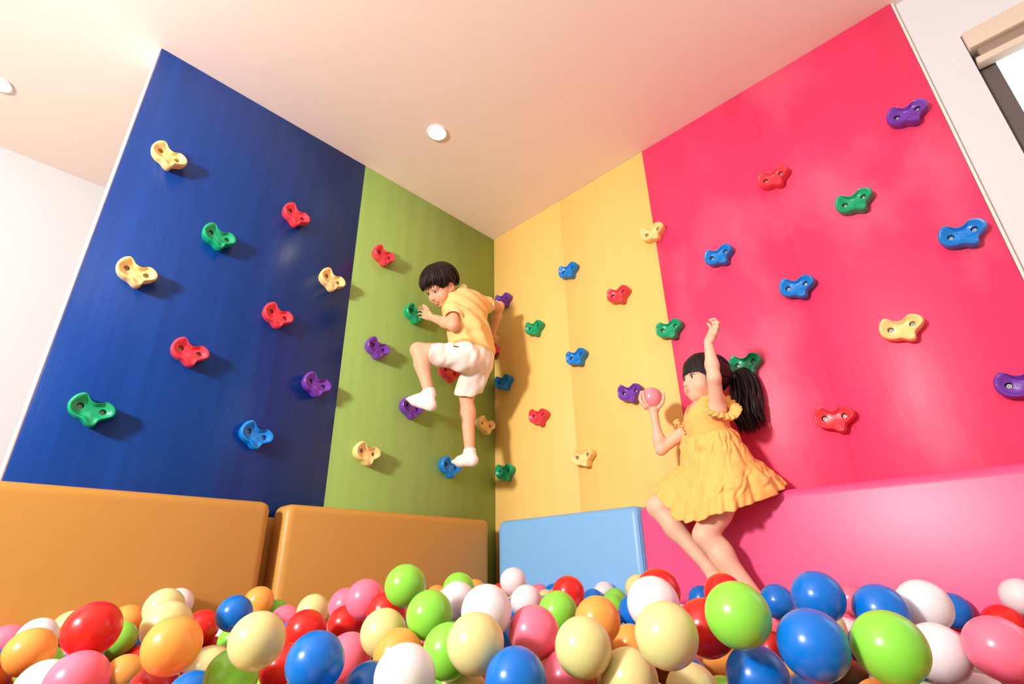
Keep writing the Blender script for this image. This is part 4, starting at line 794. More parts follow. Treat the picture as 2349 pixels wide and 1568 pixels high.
    (6,2031,-1948,339),(3,2119,-1950,357),(0,2281,-1953,336),(3,2366,-1944,340),(1,2530,-1953,328),(0,2609,-1951,336),(1,198,-1873,317),(0,276,-1874,309),(1,357,-1877,287),(1,452,-1878,311),
    (1,608,-1874,313),(5,690,-1875,329),(5,771,-1886,325),(4,848,-1881,349),(4,935,-1885,323),(0,1022,-1886,339),(3,1103,-1886,317),(3,1339,-1876,357),(2,1424,-1874,336),(2,1508,-1887,327),
    (6,1593,-1875,356),(6,1663,-1883,327),(6,1754,-1876,353),(6,1832,-1874,349),(0,1910,-1879,320),(0,1995,-1874,338),(2,2069,-1884,347),(1,2153,-1887,319),(5,2239,-1883,338),(5,2321,-1873,345),
    (1,2397,-1877,351),(5,2486,-1880,334),(2,2650,-1876,332),(4,2734,-1876,350),(1,329,-1816,321),(1,404,-1806,311),(0,483,-1805,307),(4,564,-1803,346),(2,652,-1815,296),(6,810,-1813,317),
    (1,899,-1804,316),(0,1063,-1804,319),(3,1137,-1809,333),(3,1213,-1811,335),(6,1549,-1805,349),(2,1628,-1803,343),(4,1713,-1813,327),(2,1789,-1814,320),(1,1874,-1806,337),(5,1953,-1808,329),
    (3,2110,-1815,357),(0,2192,-1813,325),(0,2277,-1814,317),(2,2357,-1809,316),(0,2440,-1810,348),(6,2520,-1813,357),(1,2606,-1810,336),(3,2690,-1805,356),(6,199,-1743,316),(0,278,-1737,320),
    (1,360,-1733,326),(0,440,-1739,332),(5,696,-1737,300),(2,778,-1743,333),(2,936,-1734,312),(2,1172,-1735,314),(0,1338,-1736,335),(0,1423,-1734,331),(2,1510,-1739,338),(4,1670,-1732,351),
    (0,1835,-1737,347),(3,1994,-1741,339),(1,2080,-1742,353),(4,2158,-1737,361),(3,2240,-1737,363),(3,2407,-1736,356),(1,2481,-1740,334),(6,2567,-1739,335),(4,2646,-1743,332),(6,2731,-1738,354),
    (0,243,-1669,310),(1,319,-1674,298),(3,408,-1670,318),(1,486,-1663,355),(0,564,-1664,332),(2,652,-1673,340),(5,731,-1670,352),(0,809,-1669,337),(4,894,-1663,359),(5,971,-1662,366),
    (5,1059,-1662,370),(2,1135,-1666,338),(6,1222,-1662,324),(6,1464,-1671,353),(6,1624,-1662,354),(4,1715,-1661,338),(1,1793,-1674,338),(0,1873,-1662,361),(0,1954,-1672,355),(1,2041,-1662,318),
    (3,2113,-1670,365),(2,2193,-1667,370),(3,2282,-1671,321),(0,2365,-1671,341),(1,2445,-1672,341),(4,2523,-1674,342),(3,2611,-1670,316),(4,204,-1600,327),(6,277,-1593,303),(6,365,-1592,291),
    (1,439,-1598,306),(0,692,-1591,335),(3,772,-1604,302),(3,856,-1595,304),(4,931,-1601,312),(5,1010,-1594,344),(3,1101,-1595,380),(2,1179,-1602,358),(2,1340,-1597,315),(5,1430,-1605,329),
    (3,1671,-1596,355),(2,1754,-1596,331),(6,1826,-1599,359),(4,1912,-1599,326),(0,1993,-1596,335),(0,2154,-1603,353),(2,2399,-1596,357),(6,2488,-1602,332),(4,2568,-1597,329),(0,2652,-1598,342),
    (1,2729,-1594,331),(3,235,-1526,291),(5,323,-1521,321),(6,647,-1528,328),(6,816,-1523,324),(0,895,-1527,308),(1,977,-1532,315),(3,1057,-1533,360),(0,1135,-1531,349),(6,1296,-1521,319),
    (4,1461,-1528,337),(3,1549,-1533,338),(1,1707,-1533,329),(5,1796,-1533,323),(5,1878,-1523,343),(4,1959,-1520,348),(0,2039,-1529,333),(6,2195,-1532,337),(2,2275,-1534,341),(1,2363,-1526,332),
    (6,2445,-1533,348),(0,2522,-1529,363),(2,2604,-1523,339),(1,2689,-1528,369),(0,199,-1452,311),(5,282,-1463,283),(3,360,-1453,322),(2,449,-1459,344),(2,611,-1461,373),(6,685,-1461,328),
    (0,768,-1451,331),(3,932,-1459,334),(3,1100,-1456,357),(2,1179,-1450,310),(2,1342,-1457,316),(0,1512,-1452,332),(1,1589,-1457,345),(0,1751,-1458,347),(5,1999,-1455,358),(5,2077,-1457,349),
    (3,2153,-1450,357),(3,2239,-1453,364),(5,2321,-1454,360),(2,2405,-1462,323),(1,2483,-1458,340),(6,2727,-1454,361),(0,238,-1379,349),(2,328,-1388,293),(0,404,-1384,362),(6,567,-1388,347),
    (2,647,-1388,356),(3,733,-1382,327),(4,817,-1383,363),(4,888,-1392,298),(3,1058,-1392,349),(4,1135,-1388,326),(4,1213,-1383,333),(0,1380,-1386,349),(0,1461,-1387,333),(6,1704,-1386,344),
    (0,1786,-1382,337),(2,1867,-1389,338),(1,1955,-1382,356),(4,2038,-1391,335),(4,2116,-1388,329),(2,2202,-1388,348),(3,2286,-1386,360),(0,2362,-1385,361),(3,2435,-1392,331),(4,2526,-1384,346),
    (0,2608,-1386,337),(1,208,-1318,313),(4,282,-1319,342),(2,361,-1315,326),(4,452,-1318,341),(0,527,-1320,366),(4,605,-1322,341),(4,691,-1318,335),(4,778,-1319,353),(1,859,-1314,394),
    (4,1018,-1310,366),(3,1097,-1315,364),(3,1417,-1321,361),(2,1501,-1312,379),(2,1589,-1315,381),(1,1662,-1309,352),(6,1745,-1322,372),(0,1832,-1310,352),(4,2075,-1314,353),(1,2156,-1318,340),
    (6,2234,-1312,351),(6,2326,-1319,359),(6,2405,-1309,349),(5,2481,-1312,365),(1,2570,-1309,336),(2,2721,-1314,355),(2,242,-1243,338),(5,324,-1250,355),(6,401,-1248,364),(3,484,-1251,368),
    (2,568,-1242,372),(1,648,-1242,348),(5,736,-1243,358),(1,819,-1248,383),(3,977,-1243,368),(4,1137,-1238,336),(5,1221,-1246,327),(3,1303,-1238,334),(2,1379,-1247,339),(0,1460,-1240,350),
    (5,1551,-1244,372),(5,1707,-1242,379),(0,1787,-1239,388),(3,1877,-1245,349),(2,1955,-1251,336),(2,2037,-1243,324),(6,2113,-1242,352),(2,2194,-1241,357),(2,2279,-1247,325),(4,2363,-1243,360),
    (2,2523,-1250,327),(2,359,-1172,374),(6,439,-1174,335),(4,531,-1175,390),(6,697,-1170,356),(4,940,-1178,374),(1,1018,-1177,366),(1,1266,-1171,331),(4,1429,-1168,324),(3,1512,-1168,335),
    (1,1591,-1176,364),(5,1664,-1168,347),(4,1752,-1175,369),(2,1838,-1172,384),(6,1907,-1169,335),(5,2000,-1174,321),(6,2075,-1173,339),(5,2161,-1175,333),(5,2236,-1179,333),(0,2325,-1176,324),
    (0,2395,-1171,353),(2,2488,-1175,332),(2,2562,-1177,354),(5,2647,-1175,353),(4,2721,-1174,336),(0,235,-1100,346),(2,317,-1106,332),(6,480,-1097,345),(0,563,-1102,357),(6,654,-1099,362),
    (3,733,-1097,396),(6,809,-1097,405),(0,898,-1099,370),(6,979,-1101,365),(0,1141,-1108,379),(6,1215,-1108,349),(1,1305,-1102,365),(2,1384,-1102,336),(0,1703,-1105,364),(4,1796,-1106,379),
    (4,1875,-1099,385),(0,1958,-1097,363),(2,2030,-1103,331),(6,2196,-1109,355),(3,2283,-1108,316),(2,2365,-1103,321),(3,2442,-1104,353),(1,2522,-1102,353),(5,2600,-1110,336),(2,195,-1027,365),
    (6,284,-1038,367),(1,523,-1037,375),(0,604,-1030,360),(2,697,-1035,361),(1,771,-1035,374),(3,848,-1028,372),(2,940,-1028,388),(5,1094,-1026,372),(3,1182,-1032,347),(4,1427,-1037,336),
    (1,1506,-1036,307),(5,1582,-1038,317),(1,1669,-1039,337),(3,1751,-1030,362),(1,1830,-1029,372),(4,1906,-1037,342),(0,2076,-1040,335),(2,2153,-1037,341),(0,2232,-1027,348),(4,2317,-1035,316),
    (4,2400,-1037,356),(4,2484,-1035,364),(0,2558,-1029,333),(4,2650,-1035,329),(1,246,-958,360),(4,319,-965,341),(3,401,-957,332),(0,487,-960,371),(4,648,-964,384),(3,734,-956,367),
    (1,807,-961,391),(0,980,-966,367),(5,1138,-959,339),(3,1461,-967,362),(6,1713,-963,344),(5,1872,-962,365),(5,1952,-968,340),(3,2037,-964,358),(0,2116,-957,341),(5,2281,-967,316),
    (5,2448,-966,348),(3,2683,-961,354),(2,194,-886,376),(3,284,-892,374),(3,363,-893,392),(2,452,-888,353),(4,524,-891,380),(0,615,-885,367),(5,690,-887,353),(3,777,-897,346),
    (0,1014,-890,342),(3,1183,-891,330),(3,1257,-896,315),(0,1425,-885,284),(5,1506,-892,301),(6,1755,-887,328),(4,1997,-898,352),(1,2162,-896,336),(4,2237,-896,353),(5,2326,-895,332),
    (3,2483,-894,356),(1,2566,-890,310),(4,2647,-896,320),(0,2723,-898,337),(3,247,-819,386),(2,327,-815,379),(3,404,-821,359),(0,565,-816,384),(2,655,-818,356),(4,728,-820,332),
    (0,805,-827,359),(6,969,-817,364),(3,1135,-827,360),(6,1220,-825,323),(1,1301,-825,296),(3,1384,-822,279),(2,1541,-816,314),(5,1621,-816,324),(4,1874,-821,294),(5,1951,-822,311),
    (2,2029,-825,317),(3,2113,-820,318),(0,2200,-825,328),(6,2280,-823,311),(4,2363,-820,311),(2,2519,-828,366),(0,2690,-826,323),(0,202,-746,372),(6,358,-752,352),(3,440,-751,355),
    (4,532,-746,404),(1,768,-755,367),(0,853,-751,324),(1,934,-753,329),(3,1018,-754,382),(6,1097,-756,377),(4,1176,-747,319),(3,1512,-745,290),(3,1669,-747,330),(2,1833,-744,324),
    (5,1907,-755,335),(2,1993,-746,347),(3,2073,-745,353),(5,2156,-745,349),(0,2401,-744,309),(4,2480,-747,316),(2,2558,-755,362),(3,2651,-753,367),(3,2724,-746,342),(0,321,-685,395),
    (6,407,-676,402),(4,486,-681,397),(3,731,-674,382),(0,812,-680,386),(3,897,-682,379),(6,974,-682,358),(1,1058,-674,360),(4,1132,-682,330),(0,1308,-674,284),(2,1469,-679,350),
    (4,1628,-687,307),(6,1952,-685,319),(3,2030,-676,343),(6,2122,-676,347),(5,2201,-685,312),(0,2274,-673,330),(3,2358,-681,350),(3,2522,-686,352),(6,2603,-675,367),(2,203,-610,376),
    (4,289,-608,369),(1,364,-613,379),(2,451,-608,412),(1,524,-615,373),(0,608,-615,409),(4,770,-608,393),(6,851,-611,380),(4,928,-613,360),(4,1009,-615,339),(6,1094,-609,332),
    (3,1173,-606,245),(6,1260,-615,289),(0,1347,-606,304),(1,1429,-603,335),(6,1506,-605,310),(3,1836,-612,324),(0,1913,-609,326),(6,1995,-608,339),(1,2069,-613,323),(4,2154,-606,329),
    (0,2317,-605,359),(5,2481,-612,316),(6,2567,-609,327),(3,2642,-611,350),(0,2725,-604,361),(0,235,-543,400),(2,322,-536,380),(3,410,-536,382),(0,571,-545,367),(1,646,-541,401),
    (6,818,-537,382),(5,897,-534,354),(6,1057,-539,339),(2,1217,-538,274),(4,1296,-539,303),(6,1378,-537,316),(3,1630,-546,303),(3,1789,-536,318),(2,1868,-534,323),(0,1949,-534,333),
    (0,2028,-541,330),(6,2194,-536,346),(5,2284,-538,328),(1,2364,-538,315),(0,2443,-536,330),(5,2519,-543,336),(0,2600,-539,323),(0,2693,-537,311),(6,198,-472,404),(4,286,-462,390),
    (1,365,-474,364),(2,451,-471,399),(1,525,-469,382),(0,613,-466,397),(4,695,-475,365),(3,774,-475,390),(0,858,-466,378),(6,1014,-472,366),(4,1093,-468,347),(6,1173,-473,325),
    (1,1265,-465,332),(6,1342,-462,305),(2,1667,-466,333),(6,1751,-468,312),(3,1914,-464,337),(4,1989,-468,334),(2,2071,-465,323),(2,2162,-470,313),(3,2233,-463,344),(3,2408,-469,319),
    (1,2486,-473,349),(0,2562,-474,353),(3,2640,-466,342),(2,2726,-469,318),(0,240,-398,371),(0,327,-396,359),(3,648,-397,385),(3,725,-394,380),(3,818,-395,366),(5,897,-398,385),
    (5,971,-403,359),(6,1135,-391,348),(6,1220,-398,349),(0,1297,-392,303),(2,1387,-397,307),(4,1462,-393,354),(0,1712,-399,315),(6,1792,-395,317),(3,1875,-403,312),(6,1953,-401,308),
    (3,2114,-399,324),(5,2197,-396,354),(1,2284,-404,354),(4,2359,-392,348),(6,2448,-403,311),(6,2602,-402,348),(0,2686,-394,350),(3,206,-328,378),(0,287,-328,368),(1,444,-329,363),
    (0,532,-326,354),(1,608,-332,367),(4,684,-334,342),(4,773,-323,348),(4,846,-326,379),(0,1015,-334,408),(6,1098,-324,345),(5,1186,-333,321),(5,1267,-321,337),(4,1339,-329,316),
    (1,1593,-333,284),(2,1756,-333,282),(4,1830,-329,312),(4,1906,-329,309),(4,1988,-332,342),(1,2082,-329,345),(4,2155,-328,320),(5,2241,-328,338),(1,2320,-326,307),(1,2406,-330,358),
    (2,2477,-328,333),(4,2649,-330,330),(2,2734,-324,310),(4,325,-254,403),(2,404,-259,404),(4,487,-264,385),(0,574,-252,364),(1,724,-256,360),(5,887,-250,355),(6,975,-257,345),
    (1,1055,-254,358),(0,1139,-258,353),(1,1217,-258,343),(4,1306,-251,316),(0,1384,-261,301),(4,1633,-258,305),(4,1711,-261,222),(1,1792,-256,281),(5,1869,-252,350),(6,1957,-262,329),
    (5,2033,-256,327),(5,2112,-256,323),(1,2198,-256,335),(1,2439,-256,339),(1,2524,-262,318),(4,2683,-263,322),(0,359,-188,389),(3,443,-188,410),(1,521,-182,358),(3,684,-186,382),
    (6,776,-185,388),(6,851,-180,375),(2,1016,-190,347),(3,1094,-182,357),(3,1185,-185,354),(4,1417,-183,298),(2,1581,-191,301),(3,1662,-182,306),(2,1752,-182,312),(1,1829,-191,323),
    (6,1913,-190,354),(1,1995,-186,330),(3,2159,-190,329),(5,2240,-192,346),(6,2316,-189,358),(5,2405,-186,349),(1,2485,-182,339),(5,2561,-184,348),(1,2651,-182,355),(3,2730,-183,352),
    (3,163,-2702,285),(3,238,-2702,268),(5,325,-2697,280),(1,482,-2701,279),(5,573,-2696,272),(3,656,-2703,267),(4,737,-2709,257),(2,815,-2699,267),(3,896,-2699,259),(5,982,-2704,291),
    (3,1054,-2702,250),(0,1295,-2702,249),(0,1381,-2699,252),(6,1469,-2706,270),(2,1544,-2697,269),(3,1629,-2701,256),(4,1708,-2706,288),(5,1790,-2702,251),(3,2029,-2705,271),(2,2117,-2704,261),
    (1,2194,-2703,267),(6,2366,-2707,298),(4,2522,-2703,249),(0,2612,-2697,252),(1,206,-2633,288),(6,285,-2639,250),(0,531,-2632,284),(3,776,-2630,287),(1,859,-2630,252),(0,1021,-2638,289),
    (4,1102,-2635,250),(1,1184,-2629,255),(5,1338,-2634,258),(2,1420,-2628,287),(4,1506,-2627,267),(6,1584,-2628,274),(4,1669,-2633,256),(3,1750,-2631,271),(2,1829,-2630,262),(2,1908,-2635,248),
    (3,2069,-2639,260),(4,2161,-2630,294),(0,2396,-2626,266),(6,2482,-2627,274),(2,2562,-2635,262),(3,2721,-2629,268),(5,163,-2557,299),(0,244,-2566,274),(6,321,-2558,257),(1,410,-2558,274),
    (0,571,-2568,270),(5,653,-2567,265),(1,730,-2561,264),(6,815,-2568,264),(1,980,-2562,245),(0,1051,-2568,272),(2,1137,-2563,255),(0,1222,-2558,264),(1,1301,-2565,251),(6,1378,-2561,287),
    (6,1459,-2566,262),(5,1632,-2562,258),(2,1788,-2560,250),(5,1873,-2558,255),(6,1949,-2561,280),(5,2200,-2555,286),(4,2285,-2562,282),(0,2529,-2563,255),(2,2683,-2563,255),(4,194,-2493,259),
    (0,447,-2488,255),(0,609,-2494,256),(2,774,-2488,265),(6,852,-2489,273),(6,931,-2490,257),(1,1011,-2486,288),(0,1094,-2489,266),(5,1184,-2487,254),(0,1265,-2491,254),(5,1348,-2492,277),
    (0,1425,-2489,286),(6,1498,-2488,266),(5,1591,-2493,267),(0,1748,-2496,257),(5,1828,-2487,271),(5,1990,-2489,254),(3,2072,-2489,259),(2,2150,-2492,253),(5,2324,-2487,252),(5,2488,-2491,276),
    (2,2560,-2487,256),(6,2651,-2494,256),(0,165,-2421,275),(6,240,-2426,252),(6,327,-2423,244),(4,643,-2421,277),(3,724,-2427,292),(5,818,-2422,274),(0,975,-2420,257),(6,1054,-2425,271),
    (1,1132,-2416,283),(3,1220,-2420,263),(1,1302,-2417,250),(1,1387,-2425,256),(4,1551,-2418,265),(2,1628,-2425,266),(1,1794,-2419,273),(0,1876,-2427,251),(4,1955,-2418,281),(6,2033,-2417,287),
    (3,2191,-2419,252),(5,2273,-2417,269),(5,2355,-2418,268),(5,2521,-2415,269),(0,2601,-2423,264),(1,2686,-2421,266),(3,204,-2357,259),(0,280,-2350,262),(2,370,-2355,253),(0,521,-2354,248),
    (0,613,-2349,259),(4,690,-2353,292),(1,778,-2350,275),(2,855,-2357,246),(2,930,-2345,248),(0,1018,-2347,265),(2,1173,-2348,276),(5,1264,-2346,255),(0,1345,-2345,255),(2,1661,-2351,260),
    (0,1746,-2355,253),(1,1828,-2354,255),(1,1914,-2344,277),(3,1998,-2354,253),(5,2069,-2343,278),(0,2156,-2353,264),(3,2233,-2352,279),(2,2320,-2349,263),(2,2404,-2345,249),(2,2483,-2350,252),
    (5,2565,-2350,285),(2,2639,-2348,268),(2,2722,-2354,282),(6,237,-2278,258),(3,327,-2280,250),(0,403,-2275,260),(5,493,-2278,245),(4,569,-2278,258),(3,650,-2278,261),(3,734,-2277,272),
    (2,1378,-2274,257),(5,1464,-2280,267),(2,1546,-2273,268),(1,1632,-2281,254),(0,1784,-2282,249),(5,1869,-2283,273),(2,2274,-2273,269),(3,2530,-2276,272),(2,2685,-2273,261),(5,285,-2205,261),
    (1,530,-2204,238),(6,608,-2211,241),(3,694,-2215,240),(4,776,-2211,241),(6,934,-2212,243),(4,1013,-2207,245),(4,1103,-2215,261),(2,1184,-2207,251),(3,1265,-2211,259),(3,1424,-2205,256),
    (1,1499,-2204,277),(1,1584,-2204,269),(4,1664,-2214,273),(3,1756,-2209,263),(1,1837,-2211,292),(0,1914,-2209,249),(5,1993,-2212,258),(2,2159,-2210,284),(4,2325,-2206,261),(2,2401,-2213,269),
    (1,2477,-2213,271),(4,2724,-2205,263),(4,240,-2142,233),(5,488,-2137,240),(6,569,-2136,272),(1,644,-2135,286),(4,725,-2134,250),(2,899,-2137,252),(5,1134,-2143,275),(6,1214,-2138,309),
    (1,1305,-2142,250),(2,1469,-2132,269),(2,1629,-2139,265),(5,1704,-2143,271),(1,1793,-2133,258),(4,1877,-2134,282),(0,1956,-2138,265),(4,2201,-2133,273),(4,2282,-2133,271),(5,2447,-2132,257),
    (1,2521,-2139,249),(3,2605,-2142,270),(4,196,-2070,254),(4,359,-2069,233),(0,451,-2064,253),(0,530,-2072,255),(6,778,-2062,248),(5,854,-2068,249),(0,929,-2065,264),(2,1021,-2074,250),
    (2,1098,-2064,248),(5,1184,-2062,275),(0,1264,-2074,282),(2,1338,-2068,255),(2,1421,-2070,291),(5,1504,-2064,270),(5,1588,-2074,270),(5,1673,-2075,286),(0,1833,-2067,264),(4,1987,-2065,270),
    (3,2075,-2065,265),(4,2152,-2074,260),(4,2397,-2069,263),(1,2571,-2066,263),(4,2723,-2064,271),(3,243,-1999,252),(6,317,-1992,232),(6,487,-1990,251),(4,571,-1998,235),(2,728,-2001,273),
    (0,891,-1994,248),(3,976,-2002,260),(0,1050,-1993,263),(1,1142,-1995,262),(3,1303,-1992,272),(6,1386,-1996,285),(0,1466,-1995,271),(4,1546,-1998,274),(3,1631,-2003,270),(3,1865,-1999,250),
    (5,2041,-1991,261),(0,2119,-1997,270),(0,2195,-1996,257),(2,2278,-1995,270),(6,2358,-2004,262),(2,2436,-1998,256),(6,2517,-1992,253),(0,2680,-2000,271),(2,203,-1921,242),(5,278,-1923,226),
    (5,362,-1924,222),(1,451,-1921,242),(2,696,-1925,263),(0,849,-1923,276),(5,936,-1933,260),(6,1104,-1922,246),(1,1260,-1929,256),(6,1341,-1920,288),(1,1581,-1931,283),(4,1668,-1928,256),
    (5,1754,-1933,274),(0,1828,-1928,292),(2,1994,-1920,272),(5,2244,-1927,256),(0,2323,-1932,273),(0,2398,-1925,262),(2,2647,-1920,255),(4,2727,-1920,271),(0,161,-1855,239),(2,409,-1857,226),
    (3,485,-1853,245),(5,567,-1863,248),(3,728,-1852,262),(4,813,-1860,250),(5,890,-1855,244),(3,969,-1860,244),(3,1215,-1858,261),(2,1388,-1856,264),(3,1463,-1853,270),(2,1539,-1860,258),
    (1,1633,-1853,252),(2,1709,-1853,251),(5,2034,-1853,267),(6,2119,-1854,253),(1,2439,-1851,270),(1,2523,-1850,270),(1,2603,-1858,262),(6,208,-1779,250),(0,284,-1779,247),(0,366,-1790,238),
    (0,440,-1783,216),(5,525,-1780,245),(5,693,-1792,226),(1,765,-1785,251),(2,851,-1789,250),(5,928,-1783,247),(6,1176,-1782,251),(0,1255,-1784,263),(5,1336,-1782,274),(1,1508,-1792,283),
    (6,1832,-1782,256),(4,1916,-1779,254),(4,2069,-1786,281),(6,2649,-1791,258),(2,2726,-1782,278),(2,161,-1716,250),(2,400,-1719,261),(2,561,-1713,272),(1,647,-1722,230),(3,887,-1713,259),
    (5,1053,-1720,300),(4,1301,-1717,257),(3,1466,-1716,270),(2,1548,-1719,268),(6,1633,-1721,270),(3,1786,-1720,272),(2,2032,-1715,259),(6,2113,-1715,284),(6,2195,-1716,291),(3,2365,-1715,264),
    (1,2446,-1718,251),(4,2523,-1722,269),(3,2607,-1719,253),(1,2681,-1710,271),(1,282,-1638,236),(1,363,-1650,240),(1,445,-1640,240),(1,533,-1638,254),(1,613,-1650,260),(1,689,-1651,271),
    (0,937,-1638,240),(3,1014,-1639,276),(2,1099,-1641,266),(0,1181,-1650,252),(6,1338,-1641,252),(3,1419,-1638,258),(5,1503,-1640,290),(4,1588,-1639,291),(1,1665,-1650,266),(3,1753,-1641,262),
    (0,1918,-1650,258),(5,2161,-1646,280),(5,2238,-1643,251),(6,2325,-1650,250),(6,2482,-1651,271),(1,2731,-1639,252),(3,161,-1571,270),(4,322,-1574,217),(3,409,-1581,203),(3,650,-1576,255),
    (4,726,-1572,250),(3,813,-1576,230),(0,899,-1568,241),(0,981,-1569,250),(0,1132,-1569,278),(3,1220,-1570,301),(0,1384,-1567,249),(4,1466,-1568,271),(1,1623,-1575,254),(0,1710,-1577,264),
    (2,1871,-1570,268),(2,1953,-1567,270),(2,2035,-1572,254),(4,2113,-1574,290),(0,2272,-1574,272),(6,2367,-1580,273),(0,2522,-1572,270),(1,2603,-1569,257),(4,360,-1498,254),(4,442,-1502,281),
    (6,688,-1503,249),(4,767,-1505,262),(1,855,-1497,250),(4,929,-1502,219),(4,1177,-1510,257),(0,1590,-1509,269),(1,1666,-1506,263),(5,1750,-1499,256),(1,1836,-1498,264),(2,2074,-1500,260),
    (6,2162,-1504,273),(4,2242,-1500,266),(1,2317,-1502,262),(5,2397,-1501,254),(5,2483,-1506,271),(5,2570,-1498,269),(4,2650,-1509,274),(0,2724,-1500,288),(0,408,-1430,256),(1,492,-1439,268),
    (3,645,-1426,263),(1,730,-1428,262),(5,818,-1434,273),(5,889,-1431,232),(2,970,-1437,255),(4,1063,-1434,287),(4,1226,-1434,247),(1,1469,-1431,267),(4,1622,-1437,267),(6,1713,-1430,269),
    (2,1791,-1433,279),(2,1867,-1429,263),(2,1954,-1431,294),(0,2113,-1431,264),(4,2203,-1439,289),(6,2364,-1431,267),(5,2440,-1432,256),(5,2527,-1429,271),(3,2680,-1432,304),(2,527,-1359,285),
    (3,1019,-1368,271),(0,1178,-1356,256),(2,1263,-1365,270),(0,1429,-1356,267),(0,1584,-1357,315),(6,1664,-1360,275),(5,1754,-1362,270),(4,1905,-1359,269),(6,1993,-1357,280),(4,2074,-1362,261),
    (2,2150,-1357,260),(2,2235,-1363,271),(5,2314,-1365,291),(2,2403,-1366,257),(3,2478,-1367,259),(5,2559,-1361,268),(3,2651,-1356,271),(2,320,-1289,257),(2,401,-1292,258),(3,483,-1285,264),
    (0,812,-1288,282),(3,899,-1298,301),(3,973,-1288,282),(3,1386,-1294,274),(4,1467,-1295,290),(0,1544,-1290,312),(5,1713,-1291,284),(4,1794,-1288,271),(5,1877,-1285,274),(2,2035,-1293,259),
    (3,2115,-1287,266),(3,2193,-1286,276),(2,2284,-1291,261),(3,2364,-1291,279),(0,2440,-1289,279),(2,2526,-1285,248),(6,197,-1227,260),(5,278,-1226,267),(5,364,-1215,286),(6,531,-1222,308),
    (0,614,-1215,283),(6,774,-1216,287),(0,850,-1224,311),(6,1019,-1217,298),(3,1348,-1220,258),(4,1422,-1223,270),(4,1501,-1226,282),(3,1592,-1227,291),(1,1743,-1217,295),(4,1829,-1222,285),
    (5,1911,-1217,268),(6,2155,-1219,264),(4,2488,-1217,254),(1,2649,-1215,287),(3,2726,-1227,280),(0,245,-1152,276),(6,399,-1148,271),(4,484,-1151,280),(1,567,-1148,295),(3,727,-1155,288),
    (2,809,-1157,325),(3,897,-1144,307),(2,1133,-1154,317),(2,1220,-1145,273),(6,1550,-1148,268),(6,1633,-1147,280),(3,1713,-1145,286),(5,1793,-1147,308),(4,2033,-1150,256),(3,2118,-1144,276),
    (0,2203,-1154,252),(5,2440,-1149,274),(5,2606,-1157,255),(6,2683,-1157,254),(0,206,-1077,273),(2,525,-1081,280),(0,602,-1076,283),(3,696,-1078,286),(0,777,-1082,314),(4,1098,-1080,314),
    (5,1263,-1075,290),(4,1343,-1076,277),(0,1430,-1079,254),(6,1832,-1080,308),(5,1918,-1078,262),(4,1993,-1077,268),(3,2076,-1078,263),(2,2161,-1077,274),(0,2244,-1078,255),(3,2320,-1074,250),
    (0,2399,-1084,250),(5,2479,-1078,288),(1,2566,-1086,255),(4,2641,-1080,257),(5,2731,-1077,296),(1,167,-1007,287),(5,246,-1009,298),(5,324,-1005,269),(0,493,-1010,307),(6,647,-1016,293),
    (3,818,-1003,300),(6,899,-1010,312),(6,977,-1015,303),(3,1062,-1006,290),(1,1296,-1005,289),(5,1376,-1012,243),(5,1712,-1012,280),(1,1875,-1005,267),(3,1953,-1007,262),(5,2116,-1009,276),
    (0,2204,-1014,265),(6,2354,-1005,246),(3,2440,-1010,286),(3,2517,-1010,267),(6,2692,-1016,262),(5,206,-936,290),(5,281,-939,266),(2,441,-944,269),(1,524,-944,273),(2,607,-936,298),
    (6,687,-935,283),(3,769,-943,287),(4,858,-942,324),(2,939,-932,314),(6,1018,-943,278),(1,1101,-937,266),(2,1346,-941,245),(5,1498,-945,245),(1,1580,-941,292),(2,1666,-942,286),
    (1,1752,-943,273),(0,1829,-939,288),(1,1991,-938,275),(1,2082,-942,254),(0,2232,-940,247),(1,2313,-937,248),(0,2401,-934,281),(1,2486,-938,283),(5,2651,-943,251),(6,2729,-944,268),
    (4,324,-869,306),(6,411,-866,282),(2,493,-865,284),(0,565,-867,314),(1,652,-862,284),(4,733,-870,261),(3,817,-868,283),(2,895,-863,285),(2,981,-871,257),(6,1224,-861,250),
    (4,1297,-866,223),(0,1466,-871,211),(0,1539,-861,241),(0,1622,-874,260),(6,1712,-863,251),(4,1796,-866,257),(0,2029,-869,251),(4,2114,-867,257),(6,2202,-866,255),(4,2366,-871,248),
    (2,204,-801,312),(4,284,-802,316),(0,362,-801,295),(3,526,-799,322),(5,609,-794,292),(5,773,-795,273),(2,849,-802,267),(6,932,-794,257),(5,1011,-803,283),(5,1100,-804,288),
    (3,1177,-791,255),(1,1591,-799,256),(4,1666,-794,235),(2,1746,-804,283),(0,1824,-797,233),(5,2155,-791,243),(6,2233,-790,247),(3,2489,-796,250),(0,2565,-804,293),(6,2645,-797,255),
    (4,2732,-801,246),(6,160,-724,297),(6,245,-724,310),(4,402,-731,288),(4,492,-731,302),(2,572,-731,334),(1,653,-731,342),(5,980,-724,277),(0,1052,-733,307),(4,1389,-721,278),
    (6,1547,-724,227),(6,1623,-732,241),(4,1708,-731,261),(4,1791,-729,264),(4,1866,-728,240),(0,1958,-732,255),(0,2110,-723,286),(6,2278,-722,268),(3,2530,-733,249),(2,2609,-723,291),
    (5,2682,-726,261),(4,202,-659,310),(1,289,-651,305),(0,441,-655,322),(5,611,-652,342),(0,691,-650,308),(5,851,-655,303),(0,1022,-656,260),(3,1096,-650,236),(1,1347,-661,210),
    (4,1422,-650,274),(0,1501,-655,241),(6,1671,-650,247),(2,1756,-663,246),(6,1833,-654,251),(0,1910,-656,263),(2,1994,-652,248),(4,2077,-659,246),(4,2163,-654,244),(2,2313,-653,265),
